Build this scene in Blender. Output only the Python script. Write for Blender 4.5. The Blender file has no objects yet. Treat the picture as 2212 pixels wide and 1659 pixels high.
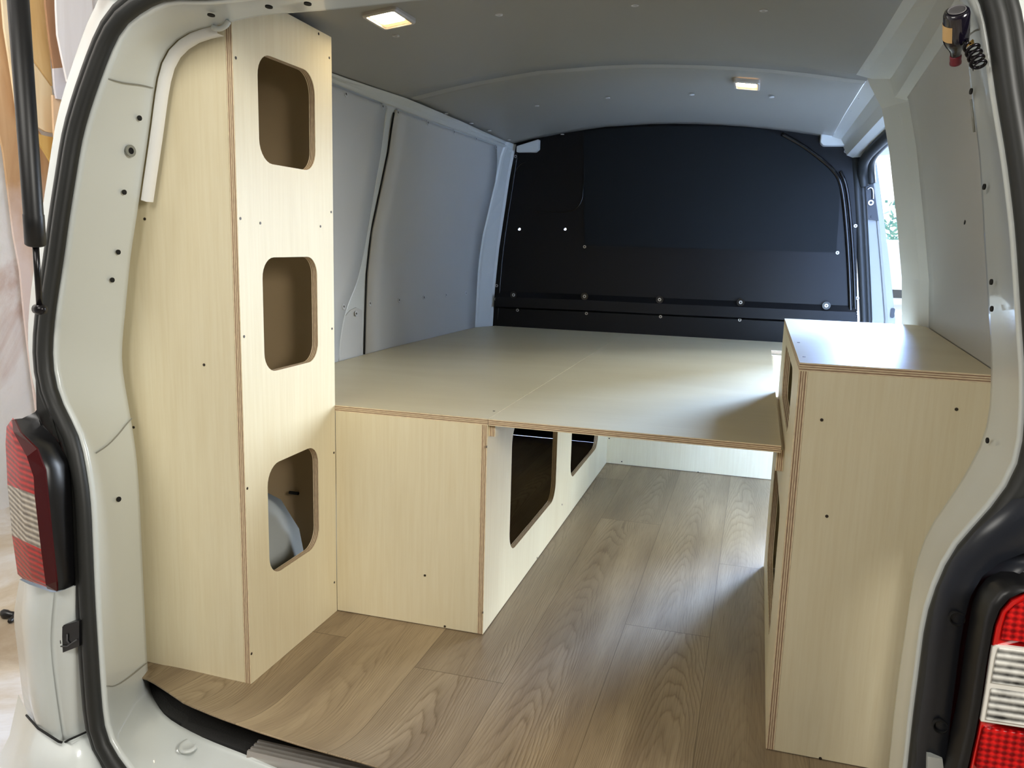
import bpy, bmesh, math, random
from mathutils import Vector, Matrix
from mathutils.geometry import tessellate_polygon
random.seed(7)
sc = bpy.context.scene
COL = sc.collection
PI = math.pi

# ------------------------------------------------------------------ camera
F_PX, W_PX, H_PX = 1772.7336, 2212, 1659
CAM = Vector((0.451744, -1.376204, 0.930926))
YAW, PITCH, ROLL = 0.285566, -0.171548, 0.027589
_f = Vector((-math.sin(YAW)*math.cos(PITCH), math.cos(YAW)*math.cos(PITCH), math.sin(PITCH)))
_r = Vector((math.cos(YAW), math.sin(YAW), 0)); _u = _r.cross(_f)
RIGHT = _r*math.cos(ROLL) + _u*math.sin(ROLL)
UP = -_r*math.sin(ROLL) + _u*math.cos(ROLL)
FWD = _f
cam_d = bpy.data.cameras.new('camera'); cam = bpy.data.objects.new('camera', cam_d); COL.objects.link(cam)
cam_d.sensor_width = 36; cam_d.lens = F_PX/W_PX*36; cam_d.clip_start = 0.02; cam_d.clip_end = 300
M = Matrix((RIGHT, UP, -FWD)).transposed().to_4x4(); M.translation = CAM
cam.matrix_world = M
sc.camera = cam

def ray(u, v):
    return RIGHT*((u-1106)/F_PX) + UP*((829.5-v)/F_PX) + FWD
def at(u, v, ax, val):                     # survey helper: a pixel read off the photo onto a known wall / floor plane
    d = ray(u, v); i = 'xyz'.index(ax); s = (val-CAM[i])/d[i]
    return CAM + d*s
def at_seal(u, v):                         # onto the plane of the tailgate opening, y = -0.25 + 0.08 z
    d = ray(u, v); k = 0.08
    s = (-0.25 + k*CAM.z - CAM.y)/(d.y - k*d.z)
    return CAM + d*s
def lerp_tab(tab, x):
    if x <= tab[0][0]: return tab[0][1]
    for (a, b), (c, d) in zip(tab, tab[1:]):
        if x <= c: return b + (d-b)*(x-a)/(c-a)
    return tab[-1][1]
def at_surf(u, v, fn, lo=0.5, hi=6.0):     # onto an implicit surface fn(P)=0
    d = ray(u, v); n = 400; p = lo; fp = fn(CAM+d*lo)
    for i in range(1, n+1):
        s = lo+(hi-lo)*i/n; f = fn(CAM+d*s)
        if fp*f <= 0:
            a, b = p, s
            for _ in range(40):
                m = (a+b)/2
                if fn(CAM+d*m)*fp > 0: a = m
                else: b = m
            return CAM + d*a
        p, fp = s, f
    return None

# ------------------------------------------------------------------ tagging / building
def tag(o, label=None, cat=None, group=None, kind=None):
    if label: o['label'] = label
    if cat: o['category'] = cat
    if group: o['group'] = group
    if kind: o['kind'] = kind
    return o
def thing(name, label, cat, loc=(0, 0, 0), group=None):
    o = bpy.data.objects.new(name, None); COL.objects.link(o); o.location = loc
    o.empty_display_size = 0.05
    return tag(o, label, cat, group)
def wloc(o):
    v = Vector((0, 0, 0))
    while o: v += o.location; o = o.parent
    return v

class MB:
    def __init__(s): s.v = []; s.f = []; s.m = []; s.uv = []; s.sm = []
    def face(s, pts, m=0, uv=None, sm=False):
        b = len(s.v); s.v += [Vector(p) for p in pts]; s.f.append(list(range(b, b+len(pts)))); s.m.append(m); s.uv.append(uv); s.sm.append(sm)
    def faces(s, vs, fs, m=0, sm=False, uvs=None):
        b = len(s.v); s.v += [Vector(p) for p in vs]
        for f in fs:
            s.f.append([b+i for i in f]); s.m.append(m); s.uv.append([uvs[i] for i in f] if uvs else None); s.sm.append(sm)
    def box(s, x0, x1, y0, y1, z0, z1, m=0):
        vs = [(x, y, z) for z in (z0, z1) for y in (y0, y1) for x in (x0, x1)]
        s.faces(vs, [(0, 2, 3, 1), (4, 5, 7, 6), (0, 1, 5, 4), (2, 6, 7, 3), (0, 4, 6, 2), (1, 3, 7, 5)], m)
    def grid(s, rows, m=0, sm=True, closed=False, uvs=None):        # rows: list of equal-length point lists
        n = len(rows[0]); vs = [p for r in rows for p in r]; fs = []
        for i in range(len(rows)-1):
            for j in range(n if closed else n-1):
                k = (j+1) % n
                fs.append((i*n+j, i*n+k, (i+1)*n+k, (i+1)*n+j))
        s.faces(vs, fs, m, sm, uvs)
    def tube(s, path, r, n=10, m=0, caps=True, sm=True, closed=False):
        P = [Vector(p) for p in path]; R = list(r) if isinstance(r, (list, tuple)) else [r]*len(P)
        if len(R) != len(P): R = [R[min(len(R)-1, round(i*(len(R)-1)/(len(P)-1)))] for i in range(len(P))]
        rings = []; nrm = None
        for i, p in enumerate(P):
            a = P[i-1] if (i > 0 or closed) else P[i]; b = P[(i+1) % len(P)] if (i < len(P)-1 or closed) else P[i]
            t = (b-a).normalized()
            if nrm is None:
                nrm = t.orthogonal().normalized()
            nrm = (nrm - t*nrm.dot(t)).normalized(); bn = t.cross(nrm)
            rings.append([p + (nrm*math.cos(2*PI*k/n) + bn*math.sin(2*PI*k/n))*R[i] for k in range(n)])
        if closed: rings.append(rings[0])
        s.grid(rings, m, sm, True)
        if caps and not closed:
            s.face(list(reversed(rings[0])), m); s.face(rings[-1], m)
    def disc(s, c, nrm, r, h=0.0015, n=12, m=0):                     # small raised disc (screw head)
        c = Vector(c); nrm = Vector(nrm).normalized(); a = nrm.orthogonal().normalized(); b = nrm.cross(a)
        lo = [c + (a*math.cos(2*PI*k/n)+b*math.sin(2*PI*k/n))*r for k in range(n)]
        hi = [p + nrm*h for p in lo]
        s.grid([lo, hi], m, False, True); s.face(hi, m)
    def ringdisc(s, c, nrm, r1, r0, h, n=18, m=0, mi=1):             # washer with a darker centre
        c = Vector(c); nrm = Vector(nrm).normalized(); a = nrm.orthogonal().normalized(); b = nrm.cross(a)
        R = lambda r, hh: [c + nrm*hh + (a*math.cos(2*PI*k/n)+b*math.sin(2*PI*k/n))*r for k in range(n)]
        s.grid([R(r1, 0), R(r1, h), R(r0, h)], m, False, True); s.grid([R(r0, h), R(r0, h*.3)], mi, False, True); s.face(R(r0, h*.3), mi)
    def lathe(s, prof, org=(0, 0, 0), axis=(0, 0, 1), n=24, m=0, sm=True):   # prof: (radius, height)
        o = Vector(org); ax = Vector(axis).normalized(); a = ax.orthogonal().normalized(); b = ax.cross(a)
        rows = [[o + ax*h + (a*math.cos(2*PI*k/n)+b*math.sin(2*PI*k/n))*r for k in range(n)] for r, h in prof]
        s.grid(rows, m, sm, True)
        if prof[0][0] > 1e-5: s.face(list(reversed(rows[0])), m)
        if prof[-1][0] > 1e-5: s.face(rows[-1], m)
    def prism(s, outer, holes, axis, p0, t, m=0, me=1):              # plywood sheet: outline + cut-outs, edge faces carry uv.y across thickness
        loops = [outer] + list(holes)
        P3 = [[Vector((x, y, 0)) for x, y in l] for l in loops]
        flat = [q for l in loops for q in l]
        tris = tessellate_polygon(P3)
        def w(q, d):
            if axis == 'x': return Vector((p0+d, q[0], q[1]))
            if axis == 'y': return Vector((q[0], p0+d, q[1]))
            return Vector((q[0], q[1], p0+d))
        for d, flip in ((0, False), (t, True)):
            vs = [w(q, d) for q in flat]
            fs = []
            for tr in tris:
                a, b, c = (flat[i] for i in tr)
                cr = (b[0]-a[0])*(c[1]-a[1])-(b[1]-a[1])*(c[0]-a[0])
                if abs(cr) < 1e-12: continue
                tr = tuple(tr) if cr > 0 else tuple(reversed(tr))
                # +axis facing for axis x: (y,z) ccw -> +x ; axis y: (x,z) ccw -> -y ; axis z: ccw -> +z
                pos = (t > 0) == (d == t) if t > 0 else (d != t)
                want = tr
                if axis == 'y': want = tuple(reversed(tr))
                if not ((d == max(0, t))): want = tuple(reversed(want))
                fs.append(want)
            s.faces(vs, fs, m, False, [tuple(q) for q in flat])
        for l in loops:
            u = 0.0
            for i in range(len(l)):
                a, b = l[i], l[(i+1) % len(l)]
                L = math.hypot(b[0]-a[0], b[1]-a[1])
                s.face([w(a, 0), w(b, 0), w(b, t), w(a, t)], me, [(u, 0), (u+L, 0), (u+L, 1), (u, 1)])
                u += L
    def split(s, name, mats, parent, gap=.02):                       # one mesh for each separate fitting
        groups = []
        for i, f in enumerate(s.f):
            c = sum((s.v[k] for k in f), Vector())/len(f)
            for g in groups:
                if (g[0]-c).length < gap: g[1].append(i); break
            else: groups.append([c, [i]])
        for _, ids in groups:
            b = MB()
            for i in ids: b.face([s.v[k] for k in s.f[i]], s.m[i], s.uv[i], s.sm[i])
            b.build(name, mats, parent)
    def build(s, name, mats, parent=None, merge=True, recalc=True, bevel=0):
        if not isinstance(mats, (list, tuple)): mats = [mats]
        off = wloc(parent) if parent else Vector((0, 0, 0))
        me = bpy.data.meshes.new(name)
        me.from_pydata([tuple(v-off) for v in s.v], [], s.f)
        for m in mats: me.materials.append(m)
        uvl = me.uv_layers.new(name='UVMap')
        for p, mi, uv, sm in zip(me.polygons, s.m, s.uv, s.sm):
            p.material_index = min(mi, len(mats)-1); p.use_smooth = sm
            if uv:
                for k, li in enumerate(p.loop_indices): uvl.data[li].uv = uv[k]
        bm = bmesh.new(); bm.from_mesh(me)
        if merge: bmesh.ops.remove_doubles(bm, verts=bm.verts, dist=1e-5)
        if recalc: bmesh.ops.recalc_face_normals(bm, faces=bm.faces)
        bm.to_mesh(me); bm.free()
        o = bpy.data.objects.new(name, me); COL.objects.link(o)
        if parent: o.parent = parent
        if bevel:
            b = o.modifiers.new('soft', 'BEVEL'); b.width = bevel; b.segments = 2; b.limit_method = 'ANGLE'
        return o

def rrect(a0, b0, a1, b1, r, n=7):
    pts = []
    for cx, cy, st in ((a1-r, b1-r, 0), (a0+r, b1-r, 90), (a0+r, b0+r, 180), (a1-r, b0+r, 270)):
        for k in range(n+1):
            t = math.radians(st+90*k/n); pts.append((cx+r*math.cos(t), cy+r*math.sin(t)))
    return pts
def resample(P, n):
    P = [Vector(p) for p in P]; d = [0]
    for a, b in zip(P, P[1:]): d.append(d[-1]+(b-a).length)
    out = []; j = 0
    for i in range(n):
        t = d[-1]*i/(n-1)
        while j < len(P)-2 and d[j+1] < t: j += 1
        s = (t-d[j])/max(1e-9, d[j+1]-d[j]); out.append(P[j].lerp(P[j+1], min(1, max(0, s))))
    return out
def smooth_path(P, it=2):
    P = [Vector(p) for p in P]
    for _ in range(it):
        Q = [P[0]]
        for a, b in zip(P, P[1:]): Q += [a.lerp(b, .25), a.lerp(b, .75)]
        Q.append(P[-1]); P = Q
    return P

# ------------------------------------------------------------------ materials
def srgb(r, g, b):
    f = lambda c: (c/255/12.92) if c/255 <= .04045 else ((c/255+.055)/1.055)**2.4
    return (f(r), f(g), f(b), 1)
def new_mat(name):
    m = bpy.data.materials.new(name); m.use_nodes = True; nt = m.node_tree
    return m, nt, nt.nodes['Principled BSDF']
def N(nt, t, **kw):
    n = nt.nodes.new(t)
    for k, v in kw.items():
        if k in n.inputs: n.inputs[k].default_value = v
        else: setattr(n, k, v)
    return n
def mat(name, col, rough=.5, metal=0, noise=.04, nscale=8, coat=0, bump=0, bscale=200, spec=.5):
    m, nt, b = new_mat(name)
    b.inputs['Roughness'].default_value = rough; b.inputs['Metallic'].default_value = metal
    b.inputs['Coat Weight'].default_value = coat; b.inputs['Coat Roughness'].default_value = .06
    b.inputs['Specular IOR Level'].default_value = spec
    tc = N(nt, 'ShaderNodeTexCoord'); ns = N(nt, 'ShaderNodeTexNoise', Scale=nscale, Detail=4.0)
    nt.links.new(tc.outputs['Object'], ns.inputs['Vector'])
    mx = N(nt, 'ShaderNodeMix', data_type='RGBA')
    c = Vector(col[:3])
    mx.inputs[6].default_value = (*(c*(1-noise)), 1); mx.inputs[7].default_value = (*(c*(1+noise)), 1)
    nt.links.new(ns.outputs['Fac'], mx.inputs[0]); nt.links.new(mx.outputs[2], b.inputs['Base Color'])
    if bump:
        n2 = N(nt, 'ShaderNodeTexNoise', Scale=bscale, Detail=3.0); nt.links.new(tc.outputs['Object'], n2.inputs['Vector'])
        bp = N(nt, 'ShaderNodeBump', Strength=bump, Distance=.002); nt.links.new(n2.outputs['Fac'], bp.inputs['Height'])
        nt.links.new(bp.outputs['Normal'], b.inputs['Normal'])
    return m
def emit(name, col, s):
    m, nt, b = new_mat(name)
    b.inputs['Base Color'].default_value = col; b.inputs['Emission Color'].default_value = col; b.inputs['Emission Strength'].default_value = s
    return m
def ramp(nt, stops, interp='LINEAR'):
    r = N(nt, 'ShaderNodeValToRGB'); e = r.color_ramp.elements; r.color_ramp.interpolation = interp
    while len(e) < len(stops): e.new(.5)
    for el, (p, c) in zip(e, stops): el.position = p; el.color = c
    return r
def ply_face(name, rot=0.0, tone=1.0, rough=.42, tint=(1, 1, 1)):
    m, nt, b = new_mat(name); b.inputs['Roughness'].default_value = rough
    b.inputs['Specular IOR Level'].default_value = .35
    uv = N(nt, 'ShaderNodeUVMap', uv_map='UVMap'); mp = N(nt, 'ShaderNodeMapping'); mp.inputs['Rotation'].default_value[2] = rot
    nt.links.new(uv.outputs[0], mp.inputs[0])
    m2 = N(nt, 'ShaderNodeMapping'); m2.inputs['Scale'].default_value = (38, 1.6, 1); nt.links.new(mp.outputs[0], m2.inputs[0])
    fine = N(nt, 'ShaderNodeTexNoise', Scale=3.0, Detail=6.0, Roughness=.6); nt.links.new(m2.outputs[0], fine.inputs['Vector'])
    m3 = N(nt, 'ShaderNodeMapping'); m3.inputs['Scale'].default_value = (5, 1.3, 1); nt.links.new(mp.outputs[0], m3.inputs[0])
    broad = N(nt, 'ShaderNodeTexNoise', Scale=1.2, Detail=3.0, Distortion=.6); nt.links.new(m3.outputs[0], broad.inputs['Vector'])
    a = [Vector([q*k*tone for q, k in zip(srgb(*c), tint)]) for c in ((231, 219, 185), (237, 227, 196))]
    r1 = ramp(nt, [(.3, (*a[0], 1)), (.62, (*a[1], 1))]); nt.links.new(fine.outputs['Fac'], r1.inputs[0])
    r2 = ramp(nt, [(.3, (.93, .91, .88, 1)), (.7, (1, 1, 1, 1))]); nt.links.new(broad.outputs['Fac'], r2.inputs[0])
    mx = N(nt, 'ShaderNodeMix', data_type='RGBA', blend_type='MULTIPLY'); mx.inputs[0].default_value = 1
    nt.links.new(r1.outputs[0], mx.inputs[6]); nt.links.new(r2.outputs[0], mx.inputs[7]); nt.links.new(mx.outputs[2], b.inputs['Base Color'])
    rr = N(nt, 'ShaderNodeMapRange'); rr.inputs['To Min'].default_value = rough-.08; rr.inputs['To Max'].default_value = rough+.1
    nt.links.new(fine.outputs['Fac'], rr.inputs[0]); nt.links.new(rr.outputs[0], b.inputs['Roughness'])
    return m
def ply_edge(name):
    m, nt, b = new_mat(name); b.inputs['Roughness'].default_value = .7
    uv = N(nt, 'ShaderNodeUVMap', uv_map='UVMap'); sp = N(nt, 'ShaderNodeSeparateXYZ'); nt.links.new(uv.outputs[0], sp.inputs[0])
    L = srgb(234, 216, 180); D = srgb(156, 122, 96); K = srgb(170, 138, 110)
    st = [(0, L), (.15, L), (.18, D), (.29, D), (.32, L), (.42, L), (.45, K), (.55, K), (.58, L), (.68, L), (.71, D), (.82, D), (.85, L), (1, L)]
    r = ramp(nt, st); nt.links.new(sp.outputs[1], r.inputs[0])
    mp = N(nt, 'ShaderNodeMapping'); mp.inputs['Scale'].default_value = (18, 3, 1); nt.links.new(uv.outputs[0], mp.inputs[0])
    ns = N(nt, 'ShaderNodeTexNoise', Scale=4.0, Detail=4.0); nt.links.new(mp.outputs[0], ns.inputs['Vector'])
    r2 = ramp(nt, [(.3, (.72, .72, .72, 1)), (.65, (1.1, 1.1, 1.1, 1))]); nt.links.new(ns.outputs['Fac'], r2.inputs[0])
    mx = N(nt, 'ShaderNodeMix', data_type='RGBA', blend_type='MULTIPLY'); mx.inputs[0].default_value = 1
    nt.links.new(r.outputs[0], mx.inputs[6]); nt.links.new(r2.outputs[0], mx.inputs[7]); nt.links.new(mx.outputs[2], b.inputs['Base Color'])
    return m
PLANK_W, PLANK_L, PLANK_X0 = .205, 1.63, -.006
PLANK_JOINT = {-4: .9, -3: .25, -2: .95, -1: .178, 0: 1.32, 1: .545, 2: 1.037, 3: .2, 4: .8}
def vinyl_mat():
    m, nt, b = new_mat('oak_vinyl'); L = nt.links.new
    def mth(op, a, c=None, d=None):
        n = N(nt, 'ShaderNodeMath', operation=op)
        for k, q in enumerate((a, c, d)):
            if q is None: continue
            if isinstance(q, (int, float)): n.inputs[k].default_value = q
            else: L(q, n.inputs[k])
        return n.outputs[0]
    def cmb(x, y, z=0.0):
        n = N(nt, 'ShaderNodeCombineXYZ')
        for k, q in enumerate((x, y, z)):
            if isinstance(q, (int, float)): n.inputs[k].default_value = q
            else: L(q, n.inputs[k])
        return n.outputs[0]
    uv = N(nt, 'ShaderNodeUVMap', uv_map='UVMap'); sp = N(nt, 'ShaderNodeSeparateXYZ'); L(uv.outputs[0], sp.inputs[0])
    u, v = sp.outputs[0], sp.outputs[1]                     # u: plank lengths, v: plank widths
    cell = cmb(mth('FLOOR', u), mth('FLOOR', v))
    wn = N(nt, 'ShaderNodeTexWhiteNoise', noise_dimensions='3D'); L(cell, wn.inputs['Vector'])
    wc = N(nt, 'ShaderNodeSeparateColor'); L(wn.outputs['Color'], wc.inputs[0])
    r1, r2, r3 = wc.outputs[0], wc.outputs[1], wc.outputs[2]
    a = mth('MULTIPLY', u, PLANK_L); bb = mth('MULTIPLY', mth('FRACT', v), PLANK_W)
    ao = mth('ADD', a, mth('MULTIPLY', r1, 37.0)); bo = mth('ADD', bb, mth('MULTIPLY', r2, 11.0))
    b0 = mth('ADD', .045, mth('MULTIPLY', r3, .11))
    n0 = N(nt, 'ShaderNodeTexNoise', Scale=1.0, Detail=2.0, Roughness=.5); L(cmb(mth('MULTIPLY', ao, 1.5), mth('MULTIPLY', bo, 9.0)), n0.inputs['Vector'])
    n0b = N(nt, 'ShaderNodeTexNoise', Scale=1.0, Detail=3.0, Roughness=.55); L(cmb(mth('MULTIPLY', ao, 7.0), mth('MULTIPLY', bo, 60.0)), n0b.inputs['Vector'])
    db = mth('ADD', mth('SUBTRACT', bb, b0), mth('MULTIPLY', mth('SUBTRACT', n0.outputs['Fac'], .5), .05))
    ph = mth('ADD', mth('MULTIPLY', mth('MULTIPLY', db, db), 1500.0), mth('MULTIPLY', ao, 11.0))
    ph = mth('ADD', ph, mth('MULTIPLY', n0.outputs['Fac'], 7.0)); ph = mth('ADD', ph, mth('MULTIPLY', n0b.outputs['Fac'], 1.1))
    fr = mth('FRACT', ph)
    rl = ramp(nt, [(0, (.62, .58, .53, 1)), (.16, (.84, .82, .79, 1)), (.5, (1, 1, 1, 1)), (.86, (1.04, 1.035, 1.03, 1)), (1, (.72, .68, .63, 1))]); L(fr, rl.inputs[0])
    msk = N(nt, 'ShaderNodeTexNoise', Scale=1.0, Detail=1.0); L(cmb(mth('MULTIPLY', ao, 1.1), mth('MULTIPLY', bo, 8.0), 3.3), msk.inputs['Vector'])
    mk = N(nt, 'ShaderNodeMapRange'); L(msk.outputs['Fac'], mk.inputs[0]); mk.inputs['From Min'].default_value = .38; mk.inputs['From Max'].default_value = .62; mk.inputs['To Min'].default_value = .25; mk.inputs['To Max'].default_value = .95
    lm = N(nt, 'ShaderNodeMix', data_type='RGBA'); L(mk.outputs[0], lm.inputs[0]); lm.inputs[6].default_value = (1, 1, 1, 1); L(rl.outputs[0], lm.inputs[7])
    n2 = N(nt, 'ShaderNodeTexNoise', Scale=1.0, Detail=5.0, Roughness=.65); L(cmb(mth('MULTIPLY', ao, 9.0), mth('MULTIPLY', bo, 330.0)), n2.inputs['Vector'])
    rp = ramp(nt, [(.30, (.74, .72, .69, 1)), (.52, (1, 1, 1, 1)), (.75, (1.08, 1.08, 1.06, 1))]); L(n2.outputs['Fac'], rp.inputs[0])
    n3 = N(nt, 'ShaderNodeTexNoise', Scale=1.0, Detail=2.0); L(cmb(mth('MULTIPLY', ao, 1.6), mth('MULTIPLY', bo, 14.0), 7.7), n3.inputs['Vector'])
    base = ramp(nt, [(.28, srgb(136, 118, 95)), (.5, srgb(154, 136, 110)), (.75, srgb(171, 153, 125))]); L(n3.outputs['Fac'], base.inputs[0])
    tone = ramp(nt, [(0, (.80, .785, .78, 1)), (1, (1.10, 1.09, 1.06, 1))]); L(r2, tone.inputs[0])
    cur = base.outputs[0]
    for src in (lm.outputs[2], rp.outputs[0], tone.outputs[0]):
        mx = N(nt, 'ShaderNodeMix', data_type='RGBA', blend_type='MULTIPLY'); mx.inputs[0].default_value = 1
        L(cur, mx.inputs[6]); L(src, mx.inputs[7]); cur = mx.outputs[2]
    def edge(x, w):                                     # 1 on a joint line
        f = mth('FRACT', x); d = mth('MINIMUM', f, mth('SUBTRACT', 1.0, f)); return mth('LESS_THAN', d, w)
    seam = mth('MULTIPLY', mth('MAXIMUM', edge(v, .0048), edge(u, .0009)), .7)
    sm = N(nt, 'ShaderNodeMix', data_type='RGBA'); sm.inputs[7].default_value = srgb(98, 82, 62)
    L(seam, sm.inputs[0]); L(cur, sm.inputs[6]); L(sm.outputs[2], b.inputs['Base Color'])
    b.inputs['Roughness'].default_value = .38; b.inputs['Specular IOR Level'].default_value = .4
    bp = N(nt, 'ShaderNodeBump', Strength=.10, Distance=.001); L(n2.outputs['Fac'], bp.inputs['Height']); L(bp.outputs['Normal'], b.inputs['Normal'])
    return m
def lens_mat(name, c0, c1, fx=0, fz=95, rough=.3, em=0):
    m, nt, b = new_mat(name)
    tc = N(nt, 'ShaderNodeTexCoord'); sp = N(nt, 'ShaderNodeSeparateXYZ'); nt.links.new(tc.outputs['Object'], sp.inputs[0])
    def wave(sock, f):
        a = N(nt, 'ShaderNodeMath', operation='MULTIPLY'); a.inputs[1].default_value = f*2*PI; nt.links.new(sock, a.inputs[0])
        s = N(nt, 'ShaderNodeMath', operation='SINE'); nt.links.new(a.outputs[0], s.inputs[0]); return s.outputs[0]
    h = wave(sp.outputs[2], fz)
    if fx:
        h2 = wave(sp.outputs[0], fx); ad = N(nt, 'ShaderNodeMath', operation='ADD'); nt.links.new(h, ad.inputs[0]); nt.links.new(h2, ad.inputs[1]); h = ad.outputs[0]
    r = ramp(nt, [(0, c0), (1, c1)])
    mr = N(nt, 'ShaderNodeMapRange'); mr.inputs['From Min'].default_value = -1.2; mr.inputs['From Max'].default_value = 1.2
    nt.links.new(h, mr.inputs[0])
    ns = N(nt, 'ShaderNodeTexNoise', Scale=60.0, Detail=3.0); nt.links.new(tc.outputs['Object'], ns.inputs['Vector'])
    am = N(nt, 'ShaderNodeMath', operation='MULTIPLY_ADD'); am.inputs[1].default_value = .9; nt.links.new(mr.outputs[0], am.inputs[0])
    sh = N(nt, 'ShaderNodeMath', operation='MULTIPLY_ADD'); sh.inputs[1].default_value = .9; sh.inputs[2].default_value = -.4; nt.links.new(ns.outputs['Fac'], sh.inputs[0])
    nt.links.new(sh.outputs[0], am.inputs[2])
    nt.links.new(am.outputs[0], r.inputs[0]); nt.links.new(r.outputs[0], b.inputs['Base Color'])
    b.inputs['Roughness'].default_value = rough; b.inputs['Coat Weight'].default_value = .12; b.inputs['Coat Roughness'].default_value = .1; b.inputs['Specular IOR Level'].default_value = .12
    bp = N(nt, 'ShaderNodeBump', Strength=.3, Distance=.002); nt.links.new(h, bp.inputs['Height']); nt.links.new(bp.outputs['Normal'], b.inputs['Normal'])
    return m

PLY_V = ply_face('birch_ply_upright')                 # grain along second uv axis
PLY_H = ply_face('birch_ply_flat', rot=PI/2, rough=.36, tone=.80, tint=(1, .97, .90))
EDGE = ply_edge('birch_ply_edge')
VINYL = vinyl_mat()
PAINT = mat('white_body_paint', srgb(208, 213, 210), .28, coat=.6, noise=.015)
PAINT_IN = mat('white_inner_paint', srgb(205, 206, 200), .38, coat=.25, noise=.02)
BOARD = mat('white_wall_board', srgb(190, 188, 182), .45, noise=.02)
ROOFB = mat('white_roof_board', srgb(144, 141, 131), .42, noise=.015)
RUBBER = mat('black_rubber', srgb(34, 35, 33), .5, noise=.15)
PLASTIC = mat('black_plastic', srgb(16, 16, 18), .35, noise=.1)
GLOSSBLK = mat('gloss_black', srgb(10, 10, 12), .18, coat=.5)
BULK = mat('black_partition', srgb(9, 9, 10), .40, spec=.28, noise=.15, nscale=4)
BULK2 = mat('dark_partition_sheet', srgb(13, 16, 16), .6, spec=.22, noise=.12, nscale=5)
STEEL = mat('steel', srgb(190, 190, 190), .3, metal=1)
DARKM = mat('dark_metal', srgb(70, 62, 54), .45, metal=.6)
HOLE = mat('dark_hole', srgb(8, 8, 8), .8)
SCREWW = mat('white_screw', srgb(200, 200, 198), .35)
SEAM = mat('seam_sealer', srgb(140, 140, 132), .6)
ALU = mat('aluminium', srgb(196, 192, 186), .38, metal=.55, noise=.05, nscale=30)
RED = lens_mat('red_lens', srgb(104, 3, 3), srgb(205, 16, 12), 0, 95)
REDF = mat('red_plastic', srgb(196, 20, 18), .12, coat=1, noise=.06)
DKRED = mat('dark_red_plastic', srgb(66, 4, 6), .3, noise=.06, spec=.25)
CLEAR = lens_mat('clear_lens', srgb(92, 82, 72), srgb(206, 196, 180), 0, 95)
CLEAR2 = lens_mat('clear_lens_facets', srgb(44, 44, 42), srgb(238, 237, 230), 0, 105)
RED2 = lens_mat('red_lens_facets', srgb(120, 8, 14), srgb(214, 30, 28), 110, 130)
GLASS_DK = mat('dark_glass', srgb(20, 34, 40), .08, coat=1)

# ------------------------------------------------------------------ van interior shell
XC = 0.015
WALLP = [(0, -.85), (.53, -.85), (.636, -.847), (.811, -.84), (.952, -.822), (1.06, -.796), (1.211, -.76), (1.311, -.74), (1.375, -.717), (1.45, -.68)]
def wall_left_x(y, z):
    k = lerp_tab([(-.1, .955), (.3, .985), (1.0, 1.0), (1.4, 1.0), (2.31, .957), (2.5, .95)], y)
    top = lerp_tab([(0, 1.0), (1.2, 1.0), (2.39, .958)], y)
    kk = k
    return lerp_tab(WALLP, z)*kk
CEILP = [(-.78, 1.355), (-.716, 1.379), (-.495, 1.424), (-.267, 1.456), (-.05, 1.466), (.09, 1.467), (.306, 1.455), (.487, 1.436), (.73, 1.398), (.80, 1.38)]
def ceil_z(x, y):
    d = lerp_tab([(-.2, -.035), (.75, -.016), (1.2, 0), (1.8, 0), (2.39, -.012)], y)
    return lerp_tab(CEILP, x) + d
def on_lwall(u, v): return at_surf(u, v, lambda P: P.x-wall_left_x(P.y, P.z))
def on_ceil(u, v): return at_surf(u, v, lambda P: P.z-ceil_z(P.x, P.y))
RWP = [(0, .90), (.74, .897), (.86, .885), (1.01, .858), (1.2, .82), (1.315, .79), (1.375, .755), (1.45, .72)]
def wall_right_x(y, z):
    k = lerp_tab([(-.1, .93), (.24, .955), (1.0, 1.0), (2.4, 1.0)], y)
    return lerp_tab(RWP, z)*k
def on_rwall(u, v): return at_surf(u, v, lambda P: wall_right_x(P.y, P.z)-P.x)

def frange(a, b, n): return [a+(b-a)*i/(n-1) for i in range(n)]
# left wall skin
mb = MB()
zs = [-.02, .2, .4, .53, .6, .7, .8, .9, .98, 1.06, 1.14, 1.21, 1.26, 1.311, 1.345, 1.375, 1.40]
ys = frange(-.02, 2.39, 14)
mb.grid([[(wall_left_x(y, z), y, z) for y in ys] for z in zs], 0)
wall_l = mb.build('wall_left', PAINT_IN, recalc=False); tag(wall_l, kind='structure')
def wall_panel(name, left, right, zlist, off, m, par, xf, sgn=1):
    mbp = MB(); rows = []
    for z in zlist:
        a, b = lerp_tab(left, z), lerp_tab(right, z)
        rows.append([(xf(y, z)+off*sgn, y, z) for y in frange(a, b, 10)])
    mbp.grid(rows, 0)
    # returns so that the sheet has thickness
    edge = [r[0] for r in rows] + rows[-1][1:] + [r[-1] for r in reversed(rows[:-1])]
    back = [(xf(p[1], p[2])+.0005*sgn, p[1], p[2]) for p in edge]
    mbp.grid([edge, back], 0, False)
    return mbp.build(name, m, par)
zp = [.53, .6, .66, .72, .78, .84, .9, .96, 1.02, 1.08, 1.14, 1.2, 1.25, 1.29, 1.32, 1.336, 1.345]
pf = [on_lwall(u, v) for u, v in [(849, 243), (836, 330), (815, 430), (800, 500), (790, 590), (787, 680), (785, 765)]]
front_edge = sorted([(p.z, p.y+.004) for p in pf])
pr = [on_lwall(u, v) for u, v in [(831, 232), (822, 310), (803, 420), (790, 500), (777, 570), (765, 615), (748, 655), (737, 690), (730, 735), (727, 775)]]
rear_edge = sorted([(p.z, p.y) for p in pr])
far_edge = [(.5, 2.27), (1.2, 2.27), (1.28, 2.25), (1.345, 2.19)]
wp1 = wall_panel('wall_panel', front_edge, far_edge, zp, .007, BOARD, wall_l, wall_left_x)
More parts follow.
